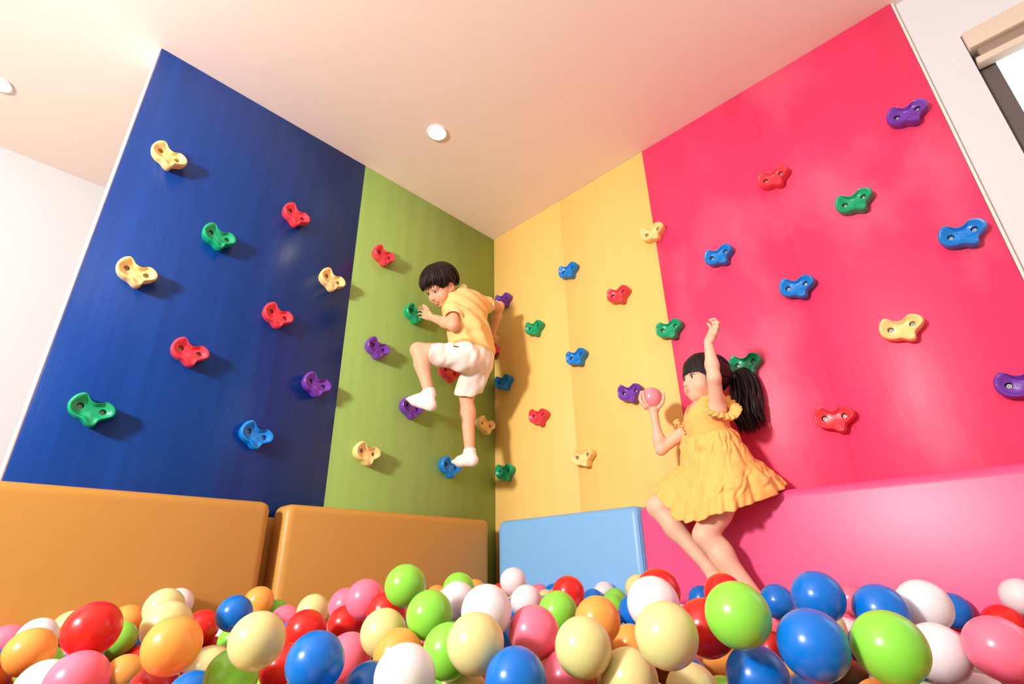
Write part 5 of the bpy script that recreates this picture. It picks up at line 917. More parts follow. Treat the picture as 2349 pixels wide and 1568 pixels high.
    (6,2398,-662,288),(6,2477,-652,250),(6,2560,-656,260),(2,2643,-650,279),(0,2727,-662,289),(3,406,-588,316),(3,481,-586,308),(3,727,-582,329),(1,896,-585,292),(0,977,-580,264),
    (2,1055,-580,266),(2,1144,-581,176),(2,1222,-582,178),(6,1305,-580,224),(4,1385,-589,239),(0,1467,-579,243),(2,1704,-580,255),(2,1787,-582,240),(5,2111,-585,260),(0,2191,-582,261),
    (5,2602,-590,255),(1,2683,-579,249),(0,195,-516,340),(2,283,-518,298),(6,369,-520,304),(4,695,-519,301),(5,770,-521,314),(6,851,-508,297),(0,928,-512,272),(2,1103,-513,285),
    (1,1185,-519,203),(4,1344,-508,231),(3,1424,-510,261),(6,1499,-517,275),(4,1580,-512,251),(2,1747,-510,237),(4,1827,-519,253),(0,1908,-510,250),(1,1994,-513,263),(0,2232,-514,276),
    (4,2321,-514,251),(1,2489,-510,271),(4,2570,-513,252),(2,246,-439,306),(2,481,-450,313),(2,574,-438,327),(0,646,-451,308),(3,732,-450,290),(4,815,-443,300),(1,893,-439,316),
    (6,968,-451,296),(3,1145,-441,258),(2,1220,-443,270),(1,1304,-441,240),(0,1468,-447,277),(4,1539,-440,243),(5,1630,-438,237),(3,1789,-444,233),(2,1957,-449,248),(0,2034,-446,260),
    (1,2119,-439,243),(2,2277,-439,279),(5,2360,-441,255),(6,2444,-442,241),(1,2527,-438,285),(4,2680,-440,246),(0,199,-371,311),(6,281,-374,290),(0,365,-376,288),(1,527,-377,297),
    (2,608,-375,304),(0,765,-379,284),(5,858,-379,283),(2,1667,-373,246),(3,1750,-376,214),(3,1831,-371,249),(3,1907,-373,247),(1,2070,-374,255),(6,2162,-370,244),(4,2237,-368,269),
    (4,2320,-377,242),(1,2402,-372,248),(4,2489,-378,241),(2,2568,-368,279),(5,2649,-373,264),(5,2732,-375,248),(6,239,-303,299),(0,324,-301,305),(4,404,-306,292),(2,483,-299,302),
    (2,567,-306,278),(5,728,-305,277),(4,806,-308,273),(1,894,-303,283),(6,976,-310,290),(3,1216,-302,258),(1,1301,-307,235),(1,1540,-303,228),(5,1620,-299,209),(5,1785,-309,211),
    (0,1956,-308,248),(5,2110,-304,258),(0,2193,-299,254),(4,2283,-305,244),(2,2359,-306,242),(6,2440,-299,261),(1,2529,-298,248),(6,2607,-299,259),(0,2686,-298,253),(5,202,-238,323),
    (3,287,-233,327),(5,363,-238,327),(5,444,-228,324),(2,527,-227,298),(1,610,-227,295),(0,766,-237,297),(5,846,-232,281),(6,1104,-240,273),(2,1259,-227,255),(0,1338,-229,235),
    (5,1417,-237,237),(1,1503,-226,230),(0,1906,-239,278),(3,1990,-226,254),(4,2236,-233,264),(4,2313,-233,278),(5,2644,-232,264),(2,2734,-236,257),(4,403,-168,294),(5,894,-160,302),
    (2,1303,-164,272),(3,1457,-167,203),(3,1706,-161,249),(0,1869,-163,251),(4,2121,-166,257),(2,2278,-169,248),(6,2367,-169,272),(2,2518,-168,259),(0,2611,-161,287),(3,2690,-168,270),]
ico = sphere_mesh('ico', 2)
iv = np.array([v.co[:] for v in ico.vertices], np.float32)
it = np.array([f.vertices[:] for f in ico.polygons], np.int64)
fp = np.array([f[1:] for f in FILL], np.float32) / 1000.0
names = list(BM)
fv = (fp[:, None] + iv[None]).reshape(-1, 3)
ft = (np.arange(len(FILL))[:, None, None] * len(iv) + it[None]).reshape(-1, 3)
me = bpy.data.meshes.new('ball_fill')
me.from_pydata(fv.tolist(), [], ft.tolist())
for k in names:
    me.materials.append(BM[k])
me.polygons.foreach_set('material_index', np.repeat(np.array([f[0] for f in FILL]), len(it)).astype(np.int32))
o = link('ball_fill', me, None, (), True)
tag(o, 'deep fill of mixed coloured plastic balls in the pit', 'balls', kind='stuff')
# ------------------------------------------------------------------ people: smooth distance-field bodies
J = {
    'boy': {'pelvis': (0.25, -0.384, 1.5137), 'hipL': (0.255, -0.4461, 1.4944), 'hipR': (0.25, -0.347, 1.5017), 'kneeL': (0.115, -0.6115, 1.522), 'ankL': (0.16, -0.5682, 1.3081), 'toeL': (0.055, -0.608, 1.3038), 'heelL': (0.185, -0.5769, 1.2436), 'kneeR': (0.14, -0.3297, 1.3565), 'ankR': (0.185, -0.3421, 1.0681), 'toeR': (0.075, -0.3356, 1.0481), 'heelR': (0.205, -0.3436, 1.0293), 'shL': (0.23, -0.5031, 1.7547), 'shR': (0.24, -0.3465, 1.8168), 'neck': (0.225, -0.4511, 1.8448), 'elL': (0.285, -0.545, 1.6135), 'wrL': (0.12, -0.5522, 1.7137), 'elR': (0.25, -0.2094, 1.8515), 'wrR': (0.135, -0.1491, 1.7427), 'head': (0.2, -0.5639, 1.8467), 'handL': (0.075, -0.5676, 1.7512), 'handR': (0.085, -0.1039, 1.6952)},
    'girl': {'hip': (1.2392, -0.15, 0.8506), 'neck': (1.2229, -0.17, 1.0818), 'head': (1.2493, -0.17, 1.1847), 'shN': (1.2991, -0.235, 1.0514), 'shF': (1.1351, -0.115, 1.0394), 'elN': (1.3337, -0.3, 1.1374), 'wrN': (1.3372, -0.3, 1.2653), 'handN': (1.3656, -0.29, 1.3113), 'elF': (1.0384, -0.165, 0.9707), 'wrF': (1.0412, -0.185, 1.072), 'ball': (1.0398, -0.185, 1.1643), 'hipF': (1.1876, -0.12, 0.8535), 'hipN': (1.2746, -0.19, 0.8135), 'kneeF': (1.0105, -0.2, 0.7671), 'ankF': (1.1602, -0.175, 0.5624), 'toeF': (1.2264, -0.23, 0.5007), 'kneeN': (1.1935, -0.25, 0.6589), 'ankN': (1.3073, -0.2, 0.4654), 'toeN': (1.3765, -0.27, 0.4216)},
    'skirt': {'waist': [(1.1326, -0.165, 1.0053), (1.2034, -0.225, 0.9835), (1.2697, -0.25, 0.9771), (1.3049, -0.238, 0.987), (1.3038, -0.19, 1.0049), (1.2687, -0.125, 1.0332), (1.1896, -0.085, 1.0454), (1.1251, -0.115, 1.0315)], 'mid': [(1.1182, -0.19, 0.8893), (1.1841, -0.245, 0.8501), (1.2619, -0.275, 0.8307), (1.3318, -0.255, 0.837), (1.3616, -0.165, 0.874), (1.3004, -0.075, 0.9159), (1.1801, -0.055, 0.9315), (1.1041, -0.11, 0.9201)], 'hem': [(1.0247, -0.215, 0.8058), (1.134, -0.27, 0.7042), (1.2581, -0.315, 0.7098), (1.3428, -0.26, 0.7337), (1.4149, -0.12, 0.7872), (1.3565, -0.04, 0.8272), (1.17, -0.045, 0.8564), (1.0078, -0.13, 0.8493)]}}

def V(*a): return np.array(a, np.float64)
def nrm(v): return v / (np.linalg.norm(v) + 1e-12)
def frame(fwd, up):
    """rows: right, forward, up"""
    f = nrm(fwd); r = nrm(np.cross(f, up)); u = np.cross(r, f)
    return np.array([r, f, u])

def cone(a, b, ra, rb, k=None): return ('c', np.asarray(a, float), np.asarray(b, float), ra, rb, k)
def ell(c, r, R=None, k=None): return ('e', np.asarray(c, float), np.asarray(r, float), np.eye(3) if R is None else np.asarray(R), None, k)
def slab_cone(a, b, ra, rb, side, flat, k=None):
    """tapered limb whose section is an ellipse: 'side' keeps its width, the third axis is scaled by flat"""
    return ('s', np.asarray(a, float), np.asarray(b, float), (ra, rb), (nrm(side), flat), k)

def prim(P, q):
    if q[0] == 'c':
        a, b, ra, rb = q[1:5]
        ba = b - a
        t = np.clip(((P - a) @ ba) / max(1e-9, ba @ ba), 0, 1)
        return np.linalg.norm(P - a - t[:, None] * ba, axis=1) - (ra + (rb - ra) * t)
    if q[0] == 'e':
        L = (P - q[1]) @ q[3].T
        r = q[2]
        k0 = np.linalg.norm(L / r, axis=1); k1 = np.linalg.norm(L / (r * r), axis=1)
        return k0 * (k0 - 1) / np.maximum(k1, 1e-9)
    a, b = q[1], q[2]
    ra, rb = q[3]; side, flat = q[4]
    w = nrm(b - a); s = nrm(side - w * (side @ w)); n = np.cross(w, s)
    ln = np.linalg.norm(b - a)
    D = P - a
    t = np.clip((D @ w) / ln, 0, 1)
    e = np.sqrt((D @ s) ** 2 + ((D @ n) / flat) ** 2 + (D @ w - t * ln) ** 2)
    return (e - (ra + (rb - ra) * t)) * max(flat, 0.6)

def smin(a, b, k):
    h = np.clip(0.5 + 0.5 * (b - a) / k, 0, 1)
    return b + (a - b) * h - k * h * (1 - h)
def smax(a, b, k): return -smin(-a, -b, k)
def union(prims, P, k):
    d = None
    for q in prims:
        e = prim(P, q)
        d = e if d is None else smin(d, e, q[5] or k)
    return d
def ripple(P, amp, fr, seed, stretch=(1, 1, 1)):
    r = np.random.default_rng(seed)
    out = np.zeros(len(P))
    for i in range(5):
        w = r.normal(size=3) * np.array(stretch); w = w / np.linalg.norm(w) * fr * (0.6 + 0.35 * i)
        w2 = r.normal(size=3) * fr * 0.4
        out += np.sin(P @ w + 1.4 * np.sin(P @ w2 + r.uniform(0, 6)) + r.uniform(0, 6)) / (1 + 0.5 * i)
    return amp * out / 2.2

EDG = [(0, 1), (2, 3), (4, 5), (6, 7), (0, 2), (1, 3), (4, 6), (5, 7), (0, 4), (1, 5), (2, 6), (3, 7)]
COR = np.array([(i & 1, (i >> 1) & 1, (i >> 2) & 1) for i in range(8)])
def surface(f, lo, hi, h):
    """naive surface nets on a sparse grid"""
    lo = np.asarray(lo, float); hi = np.asarray(hi, float)
    nb = np.ceil((hi - lo) / (4 * h)).astype(int) + 1
    I = np.stack(np.meshgrid(*[np.arange(n) for n in nb], indexing='ij'), -1).reshape(-1, 3)
    dc = np.concatenate([f(lo + h * (c * 4 + 1.5)) for c in np.array_split(I, max(1, len(I) // 200000 + 1))])
    D = np.repeat(np.repeat(np.repeat(dc.reshape(nb), 4, 0), 4, 1), 4, 2).astype(np.float32)
    act = I[np.abs(dc) < 4 * h * 1.6]
    off = np.stack(np.meshgrid(*[np.arange(4)] * 3, indexing='ij'), -1).reshape(-1, 3)
    pts = (act[:, None] * 4 + off[None]).reshape(-1, 3)
    for c in np.array_split(pts, max(1, len(pts) // 200000 + 1)):
        D[c[:, 0], c[:, 1], c[:, 2]] = f(lo + h * c)
    s = D < 0
    n = np.zeros(np.array(s.shape) - 1, np.int8)
    for c in COR:
        n += s[c[0]:s.shape[0] - 1 + c[0], c[1]:s.shape[1] - 1 + c[1], c[2]:s.shape[2] - 1 + c[2]]
    cells = np.argwhere((n > 0) & (n < 8))
    idm = np.full(n.shape, -1, np.int32)
    idm[cells[:, 0], cells[:, 1], cells[:, 2]] = np.arange(len(cells))
    cv = np.stack([D[cells[:, 0] + c[0], cells[:, 1] + c[1], cells[:, 2] + c[2]] for c in COR], 1).astype(np.float64)
    acc = np.zeros((len(cells), 3)); cnt = np.zeros(len(cells))
    for a, b in EDG:
        va, vb = cv[:, a], cv[:, b]
        m = (va < 0) != (vb < 0)
        t = np.where(m, va / np.where(m, va - vb, 1), 0)
        acc += m[:, None] * (COR[a] + t[:, None] * (COR[b] - COR[a])); cnt += m
    verts = lo + h * (cells + acc / np.maximum(cnt, 1)[:, None])
    faces = []
    for ax in range(3):
        u, v = (ax + 1) % 3, (ax + 2) % 3
        sl0 = [slice(None)] * 3; sl1 = [slice(None)] * 3
        sl0[ax] = slice(0, -1); sl1[ax] = slice(1, None)
        d = s[tuple(sl0)] != s[tuple(sl1)]
        e = np.argwhere(d)
        ok = (e[:, u] > 0) & (e[:, v] > 0) & (e[:, u] < n.shape[u]) & (e[:, v] < n.shape[v])
        e = e[ok]
        ins = s[e[:, 0], e[:, 1], e[:, 2]]
        du = np.zeros(3, int); dv = np.zeros(3, int); du[u] = 1; dv[v] = 1
        q = np.stack([idm[tuple((e - o).T)] for o in (du * 0, du, du + dv, dv)], 1)
        q[~ins] = q[~ins][:, ::-1]
        faces.append(q)
    F = np.concatenate(faces)
    F = F[(F >= 0).all(1)]
    return verts, F

def smooth_mesh(v, F, it, lam=0.5):
    e = np.concatenate([F[:, [0, 1]], F[:, [1, 2]], F[:, [2, 3]], F[:, [3, 0]]])
    deg = np.bincount(e[:, 0], minlength=len(v)) + np.bincount(e[:, 1], minlength=len(v))
    for i in range(it):
        acc = np.zeros_like(v)
        for k in range(3):
            acc[:, k] = np.bincount(e[:, 0], v[e[:, 1], k], len(v)) + np.bincount(e[:, 1], v[e[:, 0], k], len(v))
        v = v + lam * (acc / np.maximum(deg, 1)[:, None] - v)
    return v

def raw_mesh(name, v, F, parent, mat, smooth=True):
    me = bpy.data.meshes.new(name)
    me.from_pydata([tuple(x) for x in v], [], [tuple(int(i) for i in q) for q in F])
    return link(name, me, parent, [mat], smooth)

def fast_mesh(name, v, F, parent, mat):
    me = bpy.data.meshes.new(name)
    me.vertices.add(len(v)); me.vertices.foreach_set('co', v.astype(np.float32).ravel())
    me.loops.add(F.size); me.loops.foreach_set('vertex_index', F.astype(np.int32).ravel())
    me.polygons.add(len(F))
    me.polygons.foreach_set('loop_start', (np.arange(len(F)) * 4).astype(np.int32))
    me.update(calc_edges=True); me.validate()
    return link(name, me, parent, [mat], True)

def field_mesh(name, f, lo, hi, h, parent, mat, it=1):
    v, F = surface(f, lo, hi, h)
    if it: v = smooth_mesh(v, F, it)
    return fast_mesh(name, v, F, parent, mat)

def bounds(prims, pad=0.03):
    P = []
    for q in prims:
        if q[0] == 'e':
            m = q[2].max(); P += [q[1] - m, q[1] + m]
        else:
            r = max(q[3]) if q[0] == 's' else max(q[3], q[4])
            P += [q[1] - r, q[1] + r, q[2] - r, q[2] + r]
    P = np.array(P)
    return P.min(0) - pad, P.max(0) + pad

# ---- anatomy
def hand(wrist, d, palm, thumb_side, s=1.0, curl=(0.35, 0.4, 0.45, 0.5), spread=0.12, thumb_out=0.8):
    """palm, four unequal bent fingers and a thumb leaving the side of the palm"""
    d = nrm(d); n = nrm(palm - d * (palm @ d)); t = np.cross(d, n)
    if t @ thumb_side < 0: t = -t
    q = []
    offs = (0.0225, 0.0078, -0.0068, -0.0205)
    lens = (0.038, 0.043, 0.040, 0.032)
    for i, (o, l) in enumerate(zip(offs, lens)):
        kn = wrist + s * (d * (0.050 - 0.0035 * abs(i - 1)) + t * o)
        q.append(cone(wrist + s * (t * o * 0.55 + d * 0.004), kn, 0.0105 * s, 0.0085 * s, 0.006))
        p0 = kn; ang = curl[i] * 0.5; sp = nrm(d + t * spread * o / 0.02)
        for j, fr in enumerate((0.45, 0.31, 0.24)):
            p1 = p0 + s * l * fr * (sp * math.cos(ang) + n * math.sin(ang))
            q.append(cone(p0, p1, (0.0058 - 0.0005 * j) * s, (0.0053 - 0.0006 * j) * s, 0.002))
            p0 = p1; ang += curl[i] * 1.25
    b = wrist + s * (t * 0.014 + d * 0.012)
    m1 = b + s * 0.022 * nrm(t * thumb_out + d * 0.6 + n * 0.25)
    m2 = m1 + s * 0.018 * nrm(t * thumb_out * 0.5 + d * 0.9 + n * 0.3)
    m3 = m2 + s * 0.014 * nrm(t * thumb_out * 0.2 + d * 1.0 + n * 0.35)
    q += [cone(b, m1, 0.0105 * s, 0.0082 * s, 0.006), cone(m1, m2, 0.0078 * s, 0.0068 * s, 0.004), cone(m2, m3, 0.0068 * s, 0.0055 * s, 0.004)]
    return q

class Head:
    def __init__(self, c, R, s):
        self.c, self.R, self.s = np.asarray(c, float), np.asarray(R, float), s
    def w(self, x, y, z): return self.c + self.s * (np.array([x, y, z]) @ self.R)
    def loc(self, P): return ((P - self.c) @ self.R.T) / self.s
    def e(self, c, r, k=0.012, tilt=None):
        R = self.R if tilt is None else tilt @ self.R
        return ell(self.w(*c), np.array(r) * self.s, R, k * self.s)
    def cn(self, a, b, ra, rb, k=0.008): return cone(self.w(*a), self.w(*b), ra * self.s, rb * self.s, k * self.s)
    def prims(self):
        q = [self.e((0, -0.014, 0.026), (0.070, 0.087, 0.074)),
             self.e((0, 0.020, -0.028), (0.057, 0.060, 0.064), 0.02),
             self.e((0, 0.046, -0.073), (0.026, 0.025, 0.020), 0.022),
             self.e((0, 0.060, 0.018), (0.046, 0.018, 0.020), 0.016)]
        for sx in (-1, 1):
            q += [self.e((sx * 0.034, 0.048, -0.036), (0.024, 0.022, 0.024), 0.02),
                  self.e((sx * 0.071, -0.006, -0.016), (0.0075, 0.017, 0.027), 0.005),
                  self.cn((sx * 0.066, 0.004, -0.012), (sx * 0.062, 0.006, -0.034), 0.008, 0.006, 0.006)]
        q += [self.cn((0, 0.071, 0.004), (0, 0.085, -0.024), 0.005, 0.008, 0.010),
              self.e((0, 0.0880, -0.0285), (0.009, 0.008, 0.007), 0.006),
              self.e((0.0085, 0.082, -0.031), (0.0065, 0.007, 0.0058), 0.005),
              self.e((-0.0085, 0.082, -0.031), (0.0065, 0.007, 0.0058), 0.005),
              self.e((0, 0.0715, -0.048), (0.019, 0.0095, 0.013), 0.012)]
        return q
    def carve(self, d, P):
        for sx in (-1, 1):
            d = smax(d, -prim(P, ell(self.w(sx * 0.0275, 0.086, -0.002), np.array((0.017, 0.015, 0.011)) * self.s, self.R)), 0.010 * self.s)
            d = smax(d, -prim(P, ell(self.w(sx * 0.078, 0.004, -0.012), np.array((0.005, 0.009, 0.016)) * self.s, self.R)), 0.004 * self.s)
        return d
    def face(self, root, mats, smile=0.3, eye=1.0):
        """eyes, brows, lashes and lips as small parts of the figure"""
        def blob(name, c, r, mat, parent, R=None, n=16):
            bm = bmesh.new()
            bmesh.ops.create_uvsphere(bm, u_segments=n, v_segments=n // 2 + 2, radius=1)
            B = np.array(self.R) if R is None else np.asarray(R) @ self.R
            for v in bm.verts:
                v.co = Vector(self.w(*c) + self.s * ((np.array(v.co) * np.array(r)) @ B))
            return from_bm(name, bm, parent, [mat], True)
        def bar(name, pts, rad, mat, push=0.0):
            q = [np.array(self.w(p[0], p[1] + push, p[2])) for p in pts]
            f = lambda P: union([cone(a, b, ra * self.s, rb * self.s) for a, b, ra, rb in zip(q, q[1:], rad, rad[1:])], P, 0.002)
            pr = [cone(a, b, max(rad) * self.s, max(rad) * self.s) for a, b in zip(q, q[1:])]
            lo, hi = bounds(pr, 0.004)
            return field_mesh(name, f, lo, hi, 0.0011, root, mat, 1)
        for sx in (-1, 1):
            e = blob('eye', (sx * 0.0275, 0.0655, -0.003), (0.0132, 0.0078, 0.0068 * eye), mats['white'], root)
            blob('iris', (sx * 0.0275, 0.0705, -0.003), (0.0064, 0.0042, 0.0062 * eye), mats['iris'], e)
            bar('eyelash', [(sx * 0.014, 0.0712, -0.003 + 0.003 * eye), (sx * 0.020, 0.0752, -0.003 + 0.0065 * eye), (sx * 0.0285, 0.0752, -0.003 + 0.0085 * eye), (sx * 0.037, 0.0695, -0.003 + 0.0065 * eye), (sx * 0.0425, 0.062, -0.001)], (0.0006, 0.0010, 0.0012, 0.0012, 0.0008), mats['dark'])
            bar('eyebrow', [(sx * 0.015, 0.0775, 0.0255), (sx * 0.024, 0.0755, 0.0270), (sx * 0.034, 0.0695, 0.0245), (sx * 0.042, 0.061, 0.0190)], (0.0009, 0.0017, 0.0016, 0.0007), mats['dark'])
        z = -0.0515
        w = 0.0165 + 0.0105 * smile
        th = 1.0 if smile < 0.5 else 0.72
        up = 0.008 * smile
        bar('upper_lip', [(-w, 0.0700, z + up), (-w * 0.5, 0.0790, z + 0.002), (0, 0.0822, z + 0.001), (w * 0.5, 0.0790, z + 0.002), (w, 0.0700, z + up)], [q * th for q in (0.0011, 0.0021, 0.0023, 0.0021, 0.0011)], mats['lip'], 0.0022 if smile > 0.5 else 0.0006)
        gap = 0.0055 + 0.006 * smile
        bar('lower_lip', [(-w * 0.92, 0.0700, z + up - 0.002), (-w * 0.5, 0.0770, z - gap * 0.85), (0, 0.0798, z - gap), (w * 0.5, 0.0770, z - gap * 0.85), (w * 0.92, 0.0700, z + up - 0.002)], [q * th for q in (0.0011, 0.0023, 0.0028, 0.0023, 0.0011)], mats['lip'], 0.0022 if smile > 0.5 else 0.0006)
        if smile > 0.5:
            blob('mouth_opening', (0, 0.0735, z - 0.0048 + up * 0.4), (w * 0.86, 0.0075, 0.0062), mats['mouth'], root)
            bar('teeth', [(-w * 0.7, 0.0735, z + up * 0.5 - 0.002), (0, 0.0795, z - 0.004), (w * 0.7, 0.0735, z + up * 0.5 - 0.002)], (0.0018, 0.0030, 0.0018), mats['white'], 0.0012)

def lock_strip(bv, bf, path, width, thick, outs, n=6):
    """one tapered lock of hair along a path; outs = outward normal per point"""
    m = len(path)
    base = len(bv)
    for i in range(m):
        t = i / (m - 1)
        a = path[max(0, i - 1)]; b = path[min(m - 1, i + 1)]
        d = nrm(b - a); o = nrm(outs[i] - d * (outs[i] @ d)); sdir = np.cross(d, o)
        k = (0.35 + 0.65 * min(1, t * 5)) * (1 - max(0, (t - 0.55) / 0.45) ** 1.6 * 0.93)
        for j in range(n):
            g = 2 * math.pi * j / n
            bv.append(path[i] + sdir * (width * k * math.cos(g)) + o * (thick * k * math.sin(g)))
    for i in range(m - 1):
        for j in range(n):
            j2 = (j + 1) % n
            bf.append((base + i * n + j, base + i * n + j2, base + (i + 1) * n + j2, base + (i + 1) * n + j))
    bf.append(tuple(base + (m - 1) * n + j for j in range(n)))
    bf.append(tuple(base + j for j in reversed(range(n))))

SKIN_B = material('skin_boy', (234, 178, 144), 0.5, 0.35, sss=0.12, sss_r=(0.012, 0.005, 0.003), var=0.04, var_scale=(12, 12, 12))
SKIN_G = material('skin_girl', (240, 190, 162), 0.5, 0.35, sss=0.12, sss_r=(0.012, 0.005, 0.003), var=0.04, var_scale=(12, 12, 12))
HAIR_B = material('hair_dark_brown', (34, 21, 19), 0.5, 0.22, var=0.3, var_scale=(60, 60, 60))
HAIR_G = material('hair_black_brown', (24, 14, 14), 0.42, 0.35, var=0.3, var_scale=(60, 60, 60))
FM = {'white': material('eye_white', (236, 228, 222), 0.25), 'iris': material('iris_dark', (30, 18, 14), 0.15),
      'mouth': material('mouth_dark_red', (120, 40, 40), 0.5), 'dark': material('brow_hair', (52, 36, 32), 0.6), 'lip': material('lip', (220, 132, 118), 0.4, sss=0.1)}
SHIRT = material('shirt_pale_yellow_cotton', (250, 208, 134), 0.85, 0.15, bump=0.12, bump_scale=(420, 420, 420), sheen=0.1)
CUFF = material('shirt_cream_trim', (252, 232, 190), 0.85, 0.15, bump=0.1, bump_scale=(420, 420, 420))
SHORT = material('shorts_white_cotton', (248, 234, 224), 0.85, 0.15, bump=0.12, bump_scale=(420, 420, 420))
SOCK = material('sock_white_cotton', (248, 236, 232), 0.9, 0.15, bump=0.2, bump_scale=(500, 500, 500))
DRESS = material('dress_marigold_gauze', (252, 194, 108), 0.85, 0.15, bump=0.3, bump_scale=(70, 70, 70), sheen=0.1, var=0.05, var_scale=(25, 25, 25))
TIE = material('hair_tie_green', (60, 150, 90), 0.5)
BROWN = material('leather_tag_brown', (120, 84, 60), 0.6)

# ================================================================== the boy
b = {k: np.array(v) for k, v in J['boy'].items()}
boy = empty('person', tuple(V(b['pelvis'][0], b['pelvis'][1], 1.02)))
tag(boy, 'boy in yellow shirt and white shorts climbing the green panel', 'person')
tu = nrm(b['neck'] - b['pelvis'])
lat = b['shR'] - b['shL']; lat = nrm(lat - tu * (lat @ tu))
back = np.cross(lat, tu)
if back[0] < 0: back = -back
TR = np.array([lat, back, tu])
# head looks left and down over the shoulder
cr = np.array((0.722, 0.6919, -0.0)); tc = np.array((0.6858, -0.7278, -0.0))
Rb = frame(-cr * 0.66 + tc * 0.54 + V(0, 0, -0.92), V(0, 0, 1) + cr * 0.0 + tc * 0.25)
hb = Head(b['head'], Rb, 0.945)
chest = b['pelvis'] + tu * 0.235; waist = b['pelvis'] + tu * 0.11
arm_l = [cone(b['shL'], b['elL'], 0.031, 0.026), cone(b['elL'], b['elL'] * 0.65 + b['wrL'] * 0.35, 0.0255, 0.0265), cone(b['elL'] * 0.65 + b['wrL'] * 0.35, b['wrL'], 0.0265, 0.0165)]
arm_r = [cone(b['shR'], b['elR'], 0.031, 0.025), cone(b['elR'], b['elR'] * 0.65 + b['wrR'] * 0.35, 0.025, 0.0255), cone(b['elR'] * 0.65 + b['wrR'] * 0.35, b['wrR'], 0.0255, 0.0165)]
def leg(h, k, a, s=1.0, calf_dir=None):
    m = k * 0.68 + a * 0.32
    cd = calf_dir if calf_dir is not None else V(1, 0, 0)
    return [cone(h, h * 0.45 + k * 0.55, 0.058 * s, 0.048 * s), cone(h * 0.45 + k * 0.55, k, 0.048 * s, 0.037 * s),
            cone(k, m, 0.0355 * s, 0.0345 * s), cone(m, a, 0.0345 * s, 0.0225 * s), ell(m + cd * 0.007 * s, (0.030 * s, 0.030 * s, 0.055 * s), None, 0.02)]
leg_l = leg(b['hipL'], b['kneeL'], b['ankL'], 0.98, nrm(V(0.7, 0.5, 0)))
leg_r = leg(b['hipR'], b['kneeR'], b['ankR'], 0.98, nrm(V(0.9, 0.3, 0)))
torso = [ell(chest, (0.096, 0.068, 0.105), TR), ell(waist, (0.084, 0.064, 0.09), TR), ell(b['pelvis'], (0.090, 0.074, 0.075), TR),
         cone(b['shL'], b['shR'], 0.036, 0.036), cone(b['neck'] - tu * 0.03, hb.w(0, -0.022, -0.045), 0.036, 0.033, 0.02)]
hand_l = hand(b['wrL'], b['handL'] - b['wrL'], V(-0.5, -0.75, 0.15), V(0.5, 0, 0.9), 1.0, (0.75, 0.75, 0.8, 0.8), 0.2, 0.9)
hand_r = hand(b['wrR'], b['handR'] - b['wrR'], V(-0.8, 0.5, 0), V(0, 0, 1), 1.0, (0.6, 0.6, 0.6, 0.6))
def foot(a, heel, toe, s=1.0):
    up = V(0, 0, 1)
    ball = heel * 0.32 + toe * 0.68
    return [cone(a, heel + up * 0.012, 0.024 * s, 0.026 * s), cone(heel, ball, 0.026 * s, 0.027 * s), slab_cone(ball, toe, 0.031 * s, 0.022 * s, np.cross(up, nrm(toe - heel)), 0.6),
            cone(a, ball + up * 0.006, 0.024 * s, 0.020 * s)]
foot_l = foot(b['ankL'], b['heelL'], b['heelL'] * 0.14 + b['toeL'] * 0.86, 0.76); foot_r = foot(b['ankR'], b['heelR'], b['heelR'] * 0.14 + b['toeR'] * 0.86, 0.76)
body_b = torso + leg_l + leg_r + arm_l + arm_r + foot_l + foot_r
head_b = hb.prims()
def f_boy(P):
    d = union(body_b, P, 0.014)
    d = smin(d, union(hand_l, P, 0.004), 0.006)
    d = smin(d, union(hand_r, P, 0.004), 0.006)
    h = hb.carve(union(head_b, P, 0.012), P)
    return smin(d, h, 0.012)
lo, hi = bounds(body_b + hand_l + hand_r + head_b, 0.02)
field_mesh('body', f_boy, lo, hi, 0.0026, boy, SKIN_B, 1)
hb.face(boy, FM, 1.0, 0.72)

